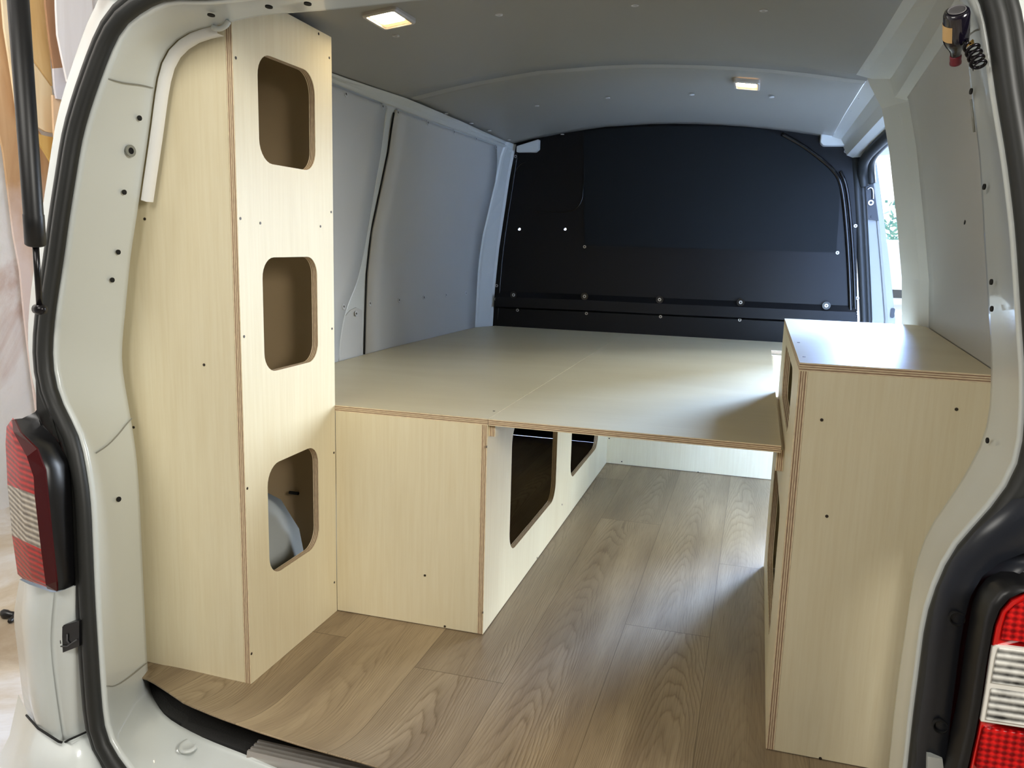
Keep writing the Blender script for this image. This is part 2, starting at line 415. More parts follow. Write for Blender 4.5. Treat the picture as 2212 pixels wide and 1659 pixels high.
wp2 = wall_panel('wall_panel', [(0, .36), (2, .36)], rear_edge, zp, .007, BOARD, wall_l, wall_left_x)
# small access cover low on the pillar between the two sheets
pc = [on_lwall(u, v) for u, v in [(742, 685), (755, 670), (768, 664), (780, 670), (782, 765), (730, 780), (733, 730)]]
mb = MB(); mb.face([p+Vector((.004, 0, 0)) for p in pc]); 
mb.grid([[p+Vector((.004, 0, 0)) for p in pc], [p+Vector((.0003, 0, 0)) for p in pc]], 0, False, True)
mb.build('access_cover', BOARD, wall_l, recalc=True)
# dark joint behind the front sheet's rear edge
mb = MB(); mb.tube([p+Vector((.003, 0, 0)) for p in pf], .0028, 6); mb.build('panel_gap', HOLE, wall_l)
mb = MB()
mb.tube(smooth_path([p+Vector((.003, 0.006, 0)) for p in pr], 1), .0045, 6); mb.build('panel_bead', PAINT_IN, wall_l)
mb = MB()
for u, v in [(742, 203), (822, 230), (855, 243), (920, 265), (977, 285), (1025, 300), (1068, 318), (738, 662), (765, 677), (795, 655), (858, 648), (912, 642), (960, 637), (1003, 633)]:
    p = on_lwall(u, v)
    if p: mb.ringdisc(p+Vector((.007, 0, 0)), (1, 0, .12), .0095, .006, .0018, m=0, mi=0); mb.disc(p+Vector((.0085, 0, 0)), (1, 0, .12), .0028, .0006, m=1)
mb.split('panel_screw', [SCREWW, DARKM], wall_l)

# ceiling : two sheets, the rear one overlapping the front one at the roof bow
xs = [-.745, -.7, -.64, -.55, -.45, -.35, -.25, -.15, -.05, .05, .15, .25, .35, .45, .55, .64, .7, .76]
mb = MB()
mb.grid([[(x, y, ceil_z(x, y)+.03) for x in xs] for y in frange(-.12, 2.42, 8)], 0)
ceil = mb.build('ceiling', PAINT_IN, recalc=False); tag(ceil, kind='structure')
def sheet(name, y0, y1, dz, m):
    b = MB(); rows = [[(x, y, ceil_z(x, y)+dz) for x in xs[1:-1]] for y in frange(y0, y1, 14)]
    b.grid(rows, 0)
    for e in (rows[0], rows[-1]): b.grid([e, [(p[0], p[1], p[2]+.008) for p in e]], 0, False)
    return b.build(name, m, ceil)
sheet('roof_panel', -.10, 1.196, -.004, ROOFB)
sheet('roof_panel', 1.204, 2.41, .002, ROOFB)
mb = MB(); mb.grid([[(x, y, ceil_z(x, y)+.004) for x in xs[1:-1]] for y in (1.190, 1.210)], 0); mb.build('panel_gap', HOLE, ceil)
mb = MB(); rows = [[(x, y, ceil_z(x, y)+dz) for x in xs[1:-1]] for y, dz in ((1.206, .001), (1.209, -.001), (1.255, -.0015), (1.258, .0015))]
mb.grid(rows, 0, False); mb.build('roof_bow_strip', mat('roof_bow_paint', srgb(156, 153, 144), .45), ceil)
mb = MB()
for u, v in [(1078, 27), (1372, 6), (1650, 17), (855, 73), (1960, 45), (1915, 122), (1160, 226), (1313, 209), (1495, 202), (1667, 207), (1860, 210), (1843, 237), (1832, 258), (963, 243), (1018, 264), (1057, 280), (1100, 300), (1215, 288)]:
    p = on_ceil(u, v)
    if p: mb.ringdisc(p-Vector((0, 0, .003)), (0, 0, -1), .0085, .004, .003, m=0, mi=0)
mb.split('roof_screw', SCREWW, ceil)
# roof rails: light metal strips between wall boards and roof boards
mb = MB()
yy = frange(.385, 2.36, 16)
def rail_pts(y):
    zt = ceil_z(-.70, y)
    return [(wall_left_x(y, 1.352)+.003, y, 1.351), (wall_left_x(y, 1.352)+.008, y, 1.353), (wall_left_x(y, 1.365)+.011, y, max(1.358, zt-.018)), (-.690, y, zt-.007), (-.680, y, zt-.003)]
mb.grid([rail_pts(y) for y in yy], 0, False); mb.build('roof_rail', PAINT_IN, wall_l)

# right wall : board, post, header above the sliding door, threshold
mb = MB()
zr = [-.02, .3, .6, .74, .86, .95, 1.01, 1.1, 1.2, 1.27, 1.315, 1.345, 1.375, 1.41]
mb.grid([[(wall_right_x(y, z), y, z) for y in frange(-.02, 1.03, 8)] for z in zr], 0)
PYS = [1.03, 1.06, 1.14, 1.145, 1.145]
def post_x(i, z):
    b = wall_right_x(1.02, z); return [b, b-.018, b-.05, b-.048, b+.10][i]
mb.grid([[(post_x(i, z), PYS[i], z) for i in range(5)] for z in zr], 0, False)
wall_r = mb.build('wall_right', PAINT_IN, recalc=False); tag(wall_r, kind='structure')
wall_panel('wall_panel', [(0, .10), (2, .10)], [(0, 1.0), (2, 1.0)], [.739, .8, .86, .95, 1.01, 1.1, 1.2, 1.27, 1.315, 1.335], -.006, BOARD, wall_r, wall_right_x)
# header
mb = MB(); yy = frange(1.10, 2.40, 12)
mb.grid([[(.79, y, 1.312), (.766, y, 1.322), (.752, y, 1.352), (.735, y, 1.380), (.70, y, ceil_z(.70, y)-.002)] for y in yy], 0, False)
mb.grid([[(.79, y, 1.312), (.93, y, 1.325)] for y in yy], 0, False)
mb.build('door_header', PAINT_IN, wall_r)
mb = MB(); yy = frange(-.05, 1.12, 12)
mb.grid([[(wall_right_x(y, 1.315)-.004, y, 1.318), (wall_right_x(y, 1.34)-.016, y, 1.332), (wall_right_x(y, 1.36)-.022, y, ceil_z(.70, y)-.022), (.685, y, ceil_z(.69, y)-.006), (.665, y, ceil_z(.665, y)-.004)] for y in yy], 0, False)
mb.build('roof_rail', PAINT_IN, wall_r)
mb = MB()
for u, v in [(1942, 250), (1969, 379), (1964, 414), (2085, 480), ]:
    p = at_surf(u, v, lambda P: (wall_right_x(P.y, P.z)-.0062 if P.y < 1.03 else wall_right_x(1.02, P.z)-.05*(P.y-1.03)/.11)-P.x)
    if p: mb.disc(p-Vector((.0004, 0, 0)), (-1, 0, .1), .0048, .0008, m=0)
mb.split('screw_hole', HOLE, wall_r)
# sill of the sliding door, low
mb = MB(); mb.box(.86, 1.0, 1.14, 2.42, -.06, .004); mb.build('door_sill', PAINT_IN, wall_r)
# front post of the sliding doorway (faces the rear) with seal and striker
post = []
def bp_line(pts, y): return [at(u, v, 'y', y) for u, v in pts]
inner = bp_line([(1862, 316), (1868, 400), (1876, 500), (1881, 600), (1885, 690)], 2.42)
outer = bp_line([(1884, 302), (1898, 380), (1913, 500), (1925, 600), (1934, 690)], 2.42)
low = lambda P, x: P + [Vector((x, 2.42, .3)), Vector((x, 2.42, 0))]
inner = low(resample(inner, 8), inner[-1].x+.01); outer = low(resample(outer, 8), outer[-1].x+.012)
mb = MB()
mid = [a.lerp(b, .55)+Vector((0, -.012, 0)) for a, b in zip(inner, outer)]; mid2 = [a.lerp(b, .68)+Vector((0, -.004, 0)) for a, b in zip(inner, outer)]
mb.grid([inner, [a.lerp(b, .5)+Vector((0, -.002, 0)) for a, b in zip(inner, outer)], mid, mid2, outer, [p+Vector((.01, .12, 0)) for p in outer]], 0, False)
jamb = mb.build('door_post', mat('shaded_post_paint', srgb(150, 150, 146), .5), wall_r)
sl = [at(u, v, 'y', 2.40) for u, v in [(1866, 690), (1862, 600), (1857, 500), (1852, 420), (1846, 340)]]
sl = [Vector((sl[0].x+.006, 2.40, .1))] + sl
mb = MB(); mb.tube(sl, .017, 10); mb.tube([p+Vector((.022, .006, 0)) for p in sl], .013, 8)
top = [Vector((.845, 2.40, 1.20)), Vector((.832, 2.38, 1.262)), Vector((.822, 2.28, 1.293)), Vector((.818, 1.9, 1.302)), Vector((.818, 1.5, 1.302)), Vector((.820, 1.28, 1.297)), Vector((.826, 1.19, 1.272)), Vector((.84, 1.168, 1.22))]
mb.tube(smooth_path(top, 2), .02, 10)
mb.tube(smooth_path([p+Vector((.03, 0, .012)) for p in top], 2), .016, 8)
mb.build('door_seal', RUBBER, wall_r)
lp = [at(u, v, 'y', 2.406) for u, v in [(1869, 389), (1885, 382), (1898, 477), (1875, 474)]]
mb = MB(); mb.face(lp); mb.grid([lp, [p+Vector((0, .012, 0)) for p in lp]], 0, False, True)
strk = mb.build('striker_plate', PLASTIC, wall_r)
mb = MB()
c = at(1881, 438, 'y', 2.404); mb.ringdisc(c, (0, -1, 0), .011, .006, .006, m=0, mi=1)
hk = [at(u, v, 'y', 2.396) for u, v in [(1874, 409), (1880, 404), (1886, 409), (1886, 430)]]; mb.tube(smooth_path(hk, 2), .0035, 8)
for q in ((1875, 396), (1884, 468)): mb.ringdisc(at(*q, 'y', 2.404), (0, -1, 0), .006, .003, .002, m=1, mi=1)
mb.build('striker_hook', [STEEL, PLASTIC], strk)
mb = MB(); sp = at(1928, 676, 'y', 2.415)
mb.prism(rrect(sp.x-.008, sp.z-.021, sp.x+.008, sp.z+.021, .0075), [], 'y', sp.y, -.004, 0, 0); mb.build('rubber_plug', PLASTIC, wall_r)

# bulkhead (black partition to the cab)
YK = 2.388
arch = [at(u, v, 'y', YK) for u, v in [(1165, 299), (1210, 288), (1260, 278), (1350, 270), (1450, 267), (1560, 268), (1640, 271)]]
archr = [Vector((.50, YK, 1.436)), Vector((.60, YK, 1.42)), Vector((.655, YK, 1.405))]
left = [at(u, v, 'y', YK) for u, v in [(1063, 702), (1068, 620), (1076, 540), (1088, 460), (1100, 380), (1108, 333)]]
rightp = [Vector((.74, YK, 1.405)), Vector((.80, YK, 1.40)), Vector((.83, YK, 1.33)), Vector((.832, YK, 1.013)), Vector((.87, YK, .645)), Vector((.88, YK, .4)), Vector((.88, YK, 0))]
outl = [(-.78, 0)] + [(p.x, p.z) for p in left] + [(-.70, 1.333), (-.70, 1.385), (-.66, 1.39)] + [(p.x, p.z+.02) for p in arch] + [(p.x, p.z) for p in archr] + [(p.x, p.z) for p in rightp]
outl = list(reversed(outl))
holes = []
for u, v in [(1122, 495), (1221, 495)]:
    c = at(u, v, 'y', YK); holes.append([(c.x+.0062*math.cos(t*PI/6), c.z+.0062*math.sin(t*PI/6)) for t in range(12)])
mb = MB(); mb.prism(outl, holes, 'y', YK, .012, 0, 0)
bulk = mb.build('wall_front', BULK); tag(bulk, kind='structure')
# fixed raised sheet over the former window
cov = [at(u, v, 'y', YK-.008) for u, v in [(1262, 530), (1260, 282), (1350, 275), (1450, 272), (1560, 273), (1640, 277), (1690, 295), (1740, 322), (1780, 350), (1808, 372), (1815, 395), (1812, 470), (1806, 545)]]
mb = MB(); mb.prism([(p.x, p.z) for p in cov], [], 'y', YK-.001, -.006, 0, 0); mb.build('cover_sheet', BULK2, bulk)
# formed ledge along the bottom and raised rims
mb = MB()
lz = [at(u, v, 'y', YK-.02) for u, v in [(1072, 664), (1250, 671), (1425, 680), (1600, 688), (1780, 697), (1850, 700)]]
lx = [p.x for p in lz]; lx[0] = -.742; lx[-1] = .86
mb.grid([[(x, YK-.001, p.z+.075) for x, p in zip(lx, lz)], [(x, YK-.020, p.z+.05) for x, p in zip(lx, lz)], [(x, YK-.022, p.z+.004) for x, p in zip(lx, lz)], [(x, YK-.001, p.z-.006) for x, p in zip(lx, lz)]], 0, False)
mb.build('pressed_ledge', BULK, bulk)
mb = MB()
rim = [at(u, v, 'y', YK-.006) for u, v in [(1690, 290), (1735, 315), (1775, 345), (1805, 372), (1818, 400), (1826, 460), (1832, 540), (1836, 620), (1838, 690)]]
mb.tube(smooth_path(rim, 2), .0085, 10); mb.tube(smooth_path([p+Vector((.018, .002, .004)) for p in rim[3:]], 2), .007, 8)
fl = [at(u, v, 'y', YK-.004) for u, v in [(1116, 325), (1106, 395), (1094, 470), (1083, 550), (1077, 620), (1073, 690)]]
mb.tube(smooth_path([p+Vector((.006, 0, 0)) for p in fl], 1), .003, 6)
win = [at(u, v, 'y', YK-.003) for u, v in [(1106, 400), (1110, 375), (1122, 356), (1136, 350)]]; mb.tube(smooth_path(win, 2), .0018, 6)
win = [at(u, v, 'y', YK-.003) for u, v in [(1155, 457), (1225, 459), (1245, 452), (1257, 435), (1260, 412), (1262, 330)]]; mb.tube(smooth_path(win, 2), .0022, 6)
mb.build('pressed_rim', GLOSSBLK, bulk)
mb = MB()
for u, v in [(1110, 637), (1263, 640), (1425, 647), (1600, 653), (1785, 660)]:
    p = at(u, v, 'y', YK-.018); mb.ringdisc(p, (0, -1, 0), .017, .012, .004, m=1, mi=1); mb.ringdisc(p-Vector((0, .003, 0)), (0, -1, 0), .0075, .0035, .003, m=0, mi=1)
for u, v in [(1118, 670), (1267, 677), (1427, 684), (1598, 691), (1827, 327), (1848, 488), (1852, 644), (1850, 676), (1114, 338), (1073, 617), (1071, 646), (1263, 533), (1809, 546)]:
    p = at(u, v, 'y', YK-.004); mb.ringdisc(p, (0, -1, 0), .007, .0035, .003, m=0, mi=1)
mb.split('partition_bolt', [STEEL, GLOSSBLK], bulk)
# white pillar strip between the left boards and the partition
mb = MB(); rows = []
for z in zs[:-1]:
    bx = lerp_tab([(0, -.775), (.532, -.764), (.715, -.757), (.891, -.742), (1.063, -.719), (1.233, -.697), (1.368, -.672), (1.45, -.65)], z)
    wx = wall_left_x(2.30, z)
    rows.append([(wx-.004, 2.285, z), (wx+.007, 2.292, z), (wx+.012, 2.305, z), (bx-.004, 2.376, z), (bx+.006, 2.387, z), (bx-.06, 2.40, z)])
mb.grid(rows, 0, False); mb.build('door_pillar', PAINT_IN, wall_l)
mb = MB()
ys_ = [.10, 2.45]
mb.grid([[(-.93, y, -.10), (-.93, y, .75), (-.88, y, 1.2), (-.80, y, 1.44), (-.66, y, 1.53), (0, y, 1.57), (.66, y, 1.53), (.79, y, 1.46)] for y in ys_], 0, False)
mb.grid([[(.93, y, -.10), (.93, y, .75), (.90, y, 1.1), (.86, y, 1.33), (.79, y, 1.46)] for y in (.10, 1.14)], 0, False)
mb.face([(-.95, 2.43, -.1), (-.73, 2.43, -.1), (-.73, 2.43, 1.41), (.80, 2.43, 1.41), (.80, 2.43, 1.58), (-.95, 2.43, 1.58)])  # unseen plate added to keep daylight out around the partition
mb.build('outer_skin', PAINT, wall_l)
# white roof brackets in the two top corners
mb = MB(); mb.prism([(-.655, 1.337), (-.566, 1.337), (-.55, 1.35), (-.55, 1.394), (-.655, 1.364)], [], 'y', YK-.03, .045, 0, 0); mb.build('roof_bracket', PAINT_IN, bulk, bevel=.004)
mb = MB(); mb.prism(list(reversed([(.655, 1.41), (.655, 1.37), (.668, 1.357), (.775, 1.357), (.79, 1.372), (.79, 1.40)])), [], 'y', YK-.05, .065, 0, 0); mb.build('roof_bracket', PAINT_IN, bulk, bevel=.006)

# floor : steel deck + oak look vinyl with a curled rear edge
mb = MB(); mb.box(-.86, .9, -.06, 2.4, -.06, -.03); deck = mb.build('floor', PLASTIC); tag(deck, kind='structure')
edge_px = [(300, 1462), (322, 1468), (360, 1492), (400, 1519), (470, 1548), (560, 1580), (660, 1612), (780, 1645)]
E0 = []
for i, (u, v) in enumerate(edge_px):
    z = [0.006, .012, .02, .028, .036, .04, .04, .034][i]; E0.append(at(u, v, 'z', z))
E0 += [Vector((.0, E0[-1].y-.004, .024)), Vector((.2, E0[-1].y-.004, .014)), Vector((.5, E0[-1].y, .006)), Vector((.75, E0[-1].y+.05, .004))]
ex = [(p.x, p.y) for p in E0]; ez = [(p.x, p.z) for p in E0]
ex = [(-.86, ex[0][1])] + ex; ez = [(-.86, ez[0][1])] + ez
mb = MB()
for row in range(-5, 5):
    x_a, x_b = max(-.86, PLANK_X0+row*PLANK_W), min(.895, PLANK_X0+(row+1)*PLANK_W)
    if x_b-x_a < .004: continue
    rows = []; uvs = []
    for k in range(40):
        t = (k/39)**2.0
        r = []
        for x in frange(x_a, x_b, 8):
            y0 = lerp_tab(ex, x); y = y0 + (2.385-y0)*t
            z = lerp_tab(ez, x)*max(0, 1-(y-y0)/.17)**2.0
            r.append((x, y, z)); vv = (x-PLANK_X0)/PLANK_W
            uvs.append(((y-PLANK_JOINT.get(row, 0))/PLANK_L, min(row+.9999, max(row+.0001, vv))))
        rows.append(r)
    mb.grid(rows, 0, True, False, uvs)
vin = mb.build('vinyl_flooring', VINYL, deck, recalc=False)
md = vin.modifiers.new('thick', 'SOLIDIFY'); md.thickness = .003; md.offset = -1

# ------------------------------------------------------------------ plywood furniture
T = .0149
XT, YT, HB, XB, YF, XE = -.5056, .370, .53, -.1165, 2.0387, .5238
def screws_y(mb, pts, y, m=2):
    for u, v in pts: mb.disc(at(u, v, 'y', y)+Vector((0, -.0002, 0)), (0, -1, 0), .0029, .0006, 10, m)
def screws_x(mb, pts, x, m=2):
    for u, v in pts: mb.disc(at(u, v, 'x', x)+Vector((.0002, 0, 0)), (1, 0, 0), .0029, .0006, 10, m)
PLYV = [PLY_V, EDGE, DARKM]; PLYH = [PLY_H, EDGE, DARKM]

cab = thing('tall_cabinet', 'tall pale plywood cabinet with three rounded openings, behind the left pillar', 'cabinet', (-.65, .18, 0))
mb = MB()
mb.prism([(0.0, 0), (YT, 0), (YT, 1.372), (.10, 1.378), (0, 1.36)],
         [rrect(.078, 1.072, .294, 1.280, .045), rrect(.078, .650, .294, .886, .042), rrect(.078, .205, .288, .452, .045)], 'x', XT-T, T)
screws_x(mb, [(688, 73), (711, 125), (715, 458), (717, 710), (721, 978), (722, 1258), (509, 125), (519, 472), (527, 727), (534, 1055), (543, 1412), (562, 482), (692, 489)], XT)
mb.build('side_panel', PLYV, cab)
mb = MB()
rz = frange(.004, 1.34, 14)
mb.prism([(XT-T-.0004, .0), (XT-T-.0004, 1.36)] + [(wall_left_x(0, z)+.012, z) for z in reversed(rz)], [], 'y', 0.0, T)
screws_y(mb, [(313, 473), (289, 923), (441, 788)], 0.0)
mb.build('rear_panel', PLYV, cab)
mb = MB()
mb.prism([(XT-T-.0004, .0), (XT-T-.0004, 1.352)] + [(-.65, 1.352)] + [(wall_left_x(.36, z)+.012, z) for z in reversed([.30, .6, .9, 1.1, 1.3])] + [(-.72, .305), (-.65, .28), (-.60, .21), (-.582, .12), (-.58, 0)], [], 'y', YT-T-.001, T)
PLY_SHADE = mat('birch_ply_shaded', srgb(166, 144, 112), .6, noise=.05); mb.build('inner_panel', [PLY_SHADE, PLY_SHADE], cab)  # plywood inside the cabinet; its shade is put into this browner colour

mb = MB(); mb.prism([(XT-T-.0004, .0005+T), (XT-T-.0004, YT-T-.002), (-.665, YT-T-.002), (-.655, .0005+T)], [], 'z', 1.352, T*.7); mb.build('top_panel', PLYH, cab)  # unseen top, added to keep light out of the cabinet
bench = thing('bench_box', 'low plywood bench box under the left half of the bed with two rounded openings', 'storage box', (-.45, 1.2, 0))
mb = MB(); mb.prism([(XT+.001, 0.002), (XB-T, 0.002), (XB-T, HB-T), (XT+.001, HB-T)], [], 'y', YT+.0005, T)
screws_y(mb, [(961, 1353), (918, 1243)], YT); mb.build('front_panel', PLYV, bench)
mb = MB(); mb.prism([(YT, 0.002), (YF-.001, 0.002), (YF-.001, HB-T), (YT, HB-T)], [rrect(.575, .128, 1.085, .475, .055), rrect(1.30, .128, 1.81, .475, .055)], 'x', XB-T, T)
screws_x(mb, [(1051, 965), (1160, 1205), (1043, 1323), (1214, 1090)], XB); mb.build('side_panel', PLYV, bench)
mb = MB(); tp = [(-.8375+.01, YT+.0005)]
wl = [(wall_left_x(y, .53)+.010, y) for y in frange(YT+.001, 2.26, 12)] + [(-.788, 2.28), (-.783, 2.30), (-.746, 2.383)]
mb.prism([(XB+.0003, YT+.001), (XB+.0003, 2.383)] + list(reversed(wl)), [], 'z', HB-T, T)
mb.disc(at(1067, 888, 'z', HB), (0, 0, 1), .003, .0006, 10, 2)
mb.build('top_panel', PLYH, bench)
mb = MB(); mb.prism([(XB, .487), (XB+T, .487), (XB+T, HB-T-.001), (XB, HB-T-.001)], [], 'y', .383, 1.62); mb.build('batten', [PLY_V, PLY_V], bench)
mb = MB()
mb.prism([(XB, .487), (XB+T, .487), (XB+T, HB-T-.001), (XB, HB-T-.001)], [], 'y', .3825, .0005, 0, 0)
mb.uv[0:] = [None]*0 + mb.uv[0:]
for i, f in enumerate(mb.f):
    mb.uv[i] = [((mb.v[k].z), (mb.v[k].x-XB)/T) for k in f]
mb.build('batten_end', EDGE, bench)

mb = MB(); mb.prism([(-.80, .43), (-.765, .43), (-.765, HB-T-.0005), (-.80, HB-T-.0005)], [], 'y', .40, 1.62, 0, 0); mb.build('light_stop_strip', PLYV, bench)  # strip added to hide the light gap between bench top and wall
board = thing('bed_board', 'loose plywood bed board bridging the aisle between bench box and low cabinet', 'bed board', (.2, 1.4, HB-T))
mb = MB(); mb.prism([(XB+.0014, YT), (XE, YT), (XE, 2.06), (.885, 2.06), (.885, 2.383), (XB+.0014, 2.383)], [], 'z', HB-T, T)
mb.build('panel', PLYH, board)

cross = thing('cross_panel', 'upright plywood panel across the far end of the aisle under the bed', 'plywood panel', (.3, YF, 0))
mb = MB(); mb.prism([(XB-T, .002), (.87, .002), (.87, HB-T-.0005), (XB-T, HB-T-.0005)], [rrect(.564, .20, .80, .442, .03)], 'y', YF, T)
screws_y(mb, [(1343, 997), (1508, 1020), (1316, 947)], YF); mb.build('panel', PLYV, cross)

XR, YR0, YR1, HR = .5319, .1178, 1.0662, .7384
low = thing('low_cabinet', 'waist-high plywood cabinet with a flat top beside the right pillar', 'cabinet', (.7, .6, 0))
mb = MB(); mb.prism([(YR0, 0.002), (YR1, 0.002), (YR1, HR-T), (YR0, HR-T)], [rrect(.33, .56, .82, .695, .045), rrect(.36, .10, .86, .392, .045)], 'x', XR, T); mb.build('side_panel', PLYV, low)
mb = MB(); mb.prism([(XR+T+.0003, .002)] + [(wall_right_x(YR0, z)-.015, z) for z in (.002, .4, HR-T)] + [(XR+T+.0003, HR-T)], [], 'y', YR0, T)
screws_y(mb, [(1786, 1115), (1772, 1638), (2066, 884), (1775, 907)], YR0); mb.build('rear_panel', PLYV, low)
mb = MB(); mb.prism([(XR+T+.0003, .002)] + [(.87, z) for z in (.002, HR-T)] + [(XR+T+.0003, HR-T)], [], 'y', YR1-T, T); mb.build('far_panel', PLYV, low)
mb = MB()
wr = [(wall_right_x(y, .74)-.008, y) for y in frange(YR0, 1.02, 8)] + [(.868, 1.0662)]
mb.prism([(XR, YR0)] + wr + [(XR, YR1)], [], 'z', HR-T, T)
for q in ((1725, 740), (1737, 771)): mb.disc(at(*q, 'z', HR), (0, 0, 1), .003, .0006, 10, 2)
mb.build('top_panel', PLYH, low)
mb = MB(); mb.prism([(XR-T, .468), (XR-.0003, .468), (XR-.0003, HB-T-.001), (XR-T, HB-T-.001)], [], 'y', .40, 1.62); 
for i, f in enumerate(mb.f):
    if all(abs(mb.v[k].y-.40) < 1e-5 for k in f): mb.uv[i] = [((mb.v[k].z), (mb.v[k].x-XR+T)/T) for k in f]; mb.m[i] = 1
    else: mb.m[i] = 0
mb.build('batten', [PLY_V, EDGE], low)

# wheel arch of the van, seen through the lowest opening of the tall cabinet
mb = MB(); rows = []
for y, s in ((.15, .55), (.19, .86), (.24, .96), (.30, 1), (.60, 1.05), (1.0, .9), (1.1, .5)):
    rows.append([(-.86+(p[0]+.86)*(.6+.4*s), y, p[1]*s) for p in [(-.86, .30), (-.76, .288), (-.70, .268), (-.655, .238), (-.625, .195), (-.610, .14), (-.603, .08), (-.60, 0)]])
mb.grid(rows, 0)
mb.face(list(reversed(rows[0])) + [(rows[0][0][0], .15, 0)], 0)
arch_o = mb.build('wheel_arch', mat('wheel_arch_paint', srgb(176, 180, 178), .65, spec=.3), wall_l)
mb = MB(); mb.tube([(p[0]+.004, .347, p[1]+.004) for p in rows[3][4:]], .0045, 6); mb.build('arch_gap', HOLE, wall_l)

# ------------------------------------------------------------------ ceiling lights
LAMP = emit('warm_led', (1, .82, .55, 1), 42); LENS = emit('warm_diffuser', (1, .62, .30, 1), 1.15)
BEZ = mat('light_bezel', srgb(188, 182, 172), .35)
def light_fixture(px, label):
    c = sum((on_ceil(u, v) for u, v in px), Vector())/4
    c.z = ceil_z(c.x, c.y)-.006
    t = thing('ceiling_light', label, 'ceiling light', c, 'recessed lights in the van ceiling')
    dzx = (ceil_z(c.x+.03, c.y)-ceil_z(c.x-.03, c.y))/.06
    def P(x, y, d): return (c.x+x, c.y+y, c.z+dzx*x+d)
    w, h = .040, .058
    mb = MB()
    o = rrect(-w, -h, w, h, .008); i = rrect(-w+.007, -h+.007, w-.007, h-.007, .006)
    mb.grid([[P(x, y, .006) for x, y in o], [P(x, y, -.005) for x, y in o], [P(x*.96, y*.97, -.008) for x, y in o], [P(x, y, -.008) for x, y in i], [P(x, y, -.003) for x, y in i]], 0, False, True)
    mb.build('bezel', BEZ, t)
    mb = MB(); mb.face([P(x, y, -.0035) for x, y in i]); d = mb.build('diffuser', LENS, t, recalc=False)
    k = [(x, y) for x, y in rrect(-w+.012, -h+.011, w-.012, h-.030, .01)]
    mb = MB(); mb.face([P(x, y, -.0045) for x, y in k]); mb.grid([[P(x, y, -.0045) for x, y in k], [P(x, y, -.0034) for x, y in k]], 0, False, True); mb.build('led_strip', LAMP, d)
    return t
light_fixture([(788, 20), (840, 9), (888, 40), (847, 51)], 'lit warm rectangular ceiling light above the tall cabinet, at the rear')
light_fixture([(1590, 166), (1637, 168), (1637, 187), (1592, 187)], 'lit warm ceiling light in the front roof panel, just ahead of the roof joint')

# ------------------------------------------------------------------ van rear body
van = thing('van', 'white panel van seen through its open tailgate, with black rubber seal and red tail lights', 'van', (XC, -.2, -.58))
def mir(P): return Vector((2*XC-P.x, P.y, P.z))
SLp = [(285, 1659), (258, 1625), (234, 1587), (228, 1520), (225, 1484), (219, 1390), (213, 1295), (209, 1200), (206, 1123), (203, 1065), (192, 997), (179, 935), (151, 887), (131, 842), (122, 790), (121, 760), (124, 720), (129, 670), (148, 550), (157, 480), (170, 400), (186, 300), (205, 235), (227, 172), (258, 90), (284, 52), (364, 4)]
SRp = [(2108, 0), (2125, 69), (2143, 206), (2167, 344), (2184, 481), (2191, 570), (2196, 653), (2206, 790), (2208, 842), (2203, 945), (2194, 1007), (2174, 1041), (2139, 1086), (2115, 1117), (2053, 1175), (2022, 1244), (1998, 1309), (1988, 1364), (1981, 1433), (1971, 1501), (1961, 1587), (1954, 1659)]
ILp = [(330, 1508), (321, 1477), (318, 1433), (313, 1330), (306, 1175), (301, 1065), (295, 980), (285, 921), (275, 859), (264, 800), (263, 770), (264, 739), (271, 670), (282, 550), (296, 464), (306, 392), (323, 275), (333, 192), (344, 137), (364, 98), (412, 66), (502, 48)]
IRp = [(2075, 0), (2082, 60), (2089, 106), (2094, 169), (2107, 265), (2116, 337), (2122, 447), (2128, 560), (2134, 650), (2140, 740), (2141, 770), (2141, 790), (2139, 876), (2132, 928), (2115, 973), (2081, 1031), (2050, 1083), (2019, 1117), (1998, 1158), (1981, 1209), (1967, 1271), (1961, 1330), (1947, 1415), (1936, 1501), (1926, 1587), (1920, 1659)]
SLw = [at_seal(u, v) for u, v in SLp]; SRw = [at_seal(u, v) for u, v in SRp]
ysl = lambda z: -.25+.08*z
top_half = [Vector((-.44, ysl(1.305), 1.303)), Vector((-.25, ysl(1.31), 1.312)), Vector((XC, ysl(1.315), 1.315))]
botL = [Vector((XC, ysl(-.14), -.145)), Vector((-.35, ysl(-.14), -.143)), Vector((-.50, ysl(-.135), -.135))]
S_left = botL + SLw + top_half
topR = [Vector((.25, ysl(1.33), 1.33)), Vector((.45, ysl(1.34), 1.34)), Vector((.58, ysl(1.33), 1.332)), Vector((.64, ysl(1.31), 1.312)), Vector((.67, ysl(1.28), 1.28))]
S_right = topR + SRw + [Vector((.694, ysl(.05), .05)), Vector((.69, ysl(-.0), -.02)), Vector((.66, ysl(-.08), -.09)), Vector((.60, ysl(-.12), -.125))] + [mir(p) for p in reversed(botL)]
YI = -.03
ILw = [at(u, v, 'z', -.025) for u, v in [(536, 1632), (447, 1598), (392, 1570), (354, 1546)]] + [at(u, v, 'y', YI-(.04 if v > 1490 else 0)) for u, v in ILp]
it_half = [Vector((-.455, -.012, 1.318)), Vector((-.30, -.006, 1.322)), Vector((-.14, 0, 1.331)), Vector((XC, 0, 1.333))]
ibL = [Vector((XC, -.205, -.03)), Vector((-.25, -.203, -.03))]
I_left = ibL + ILw + it_half
IRw = [at(u, v, 'y', YI) for u, v in IRp]
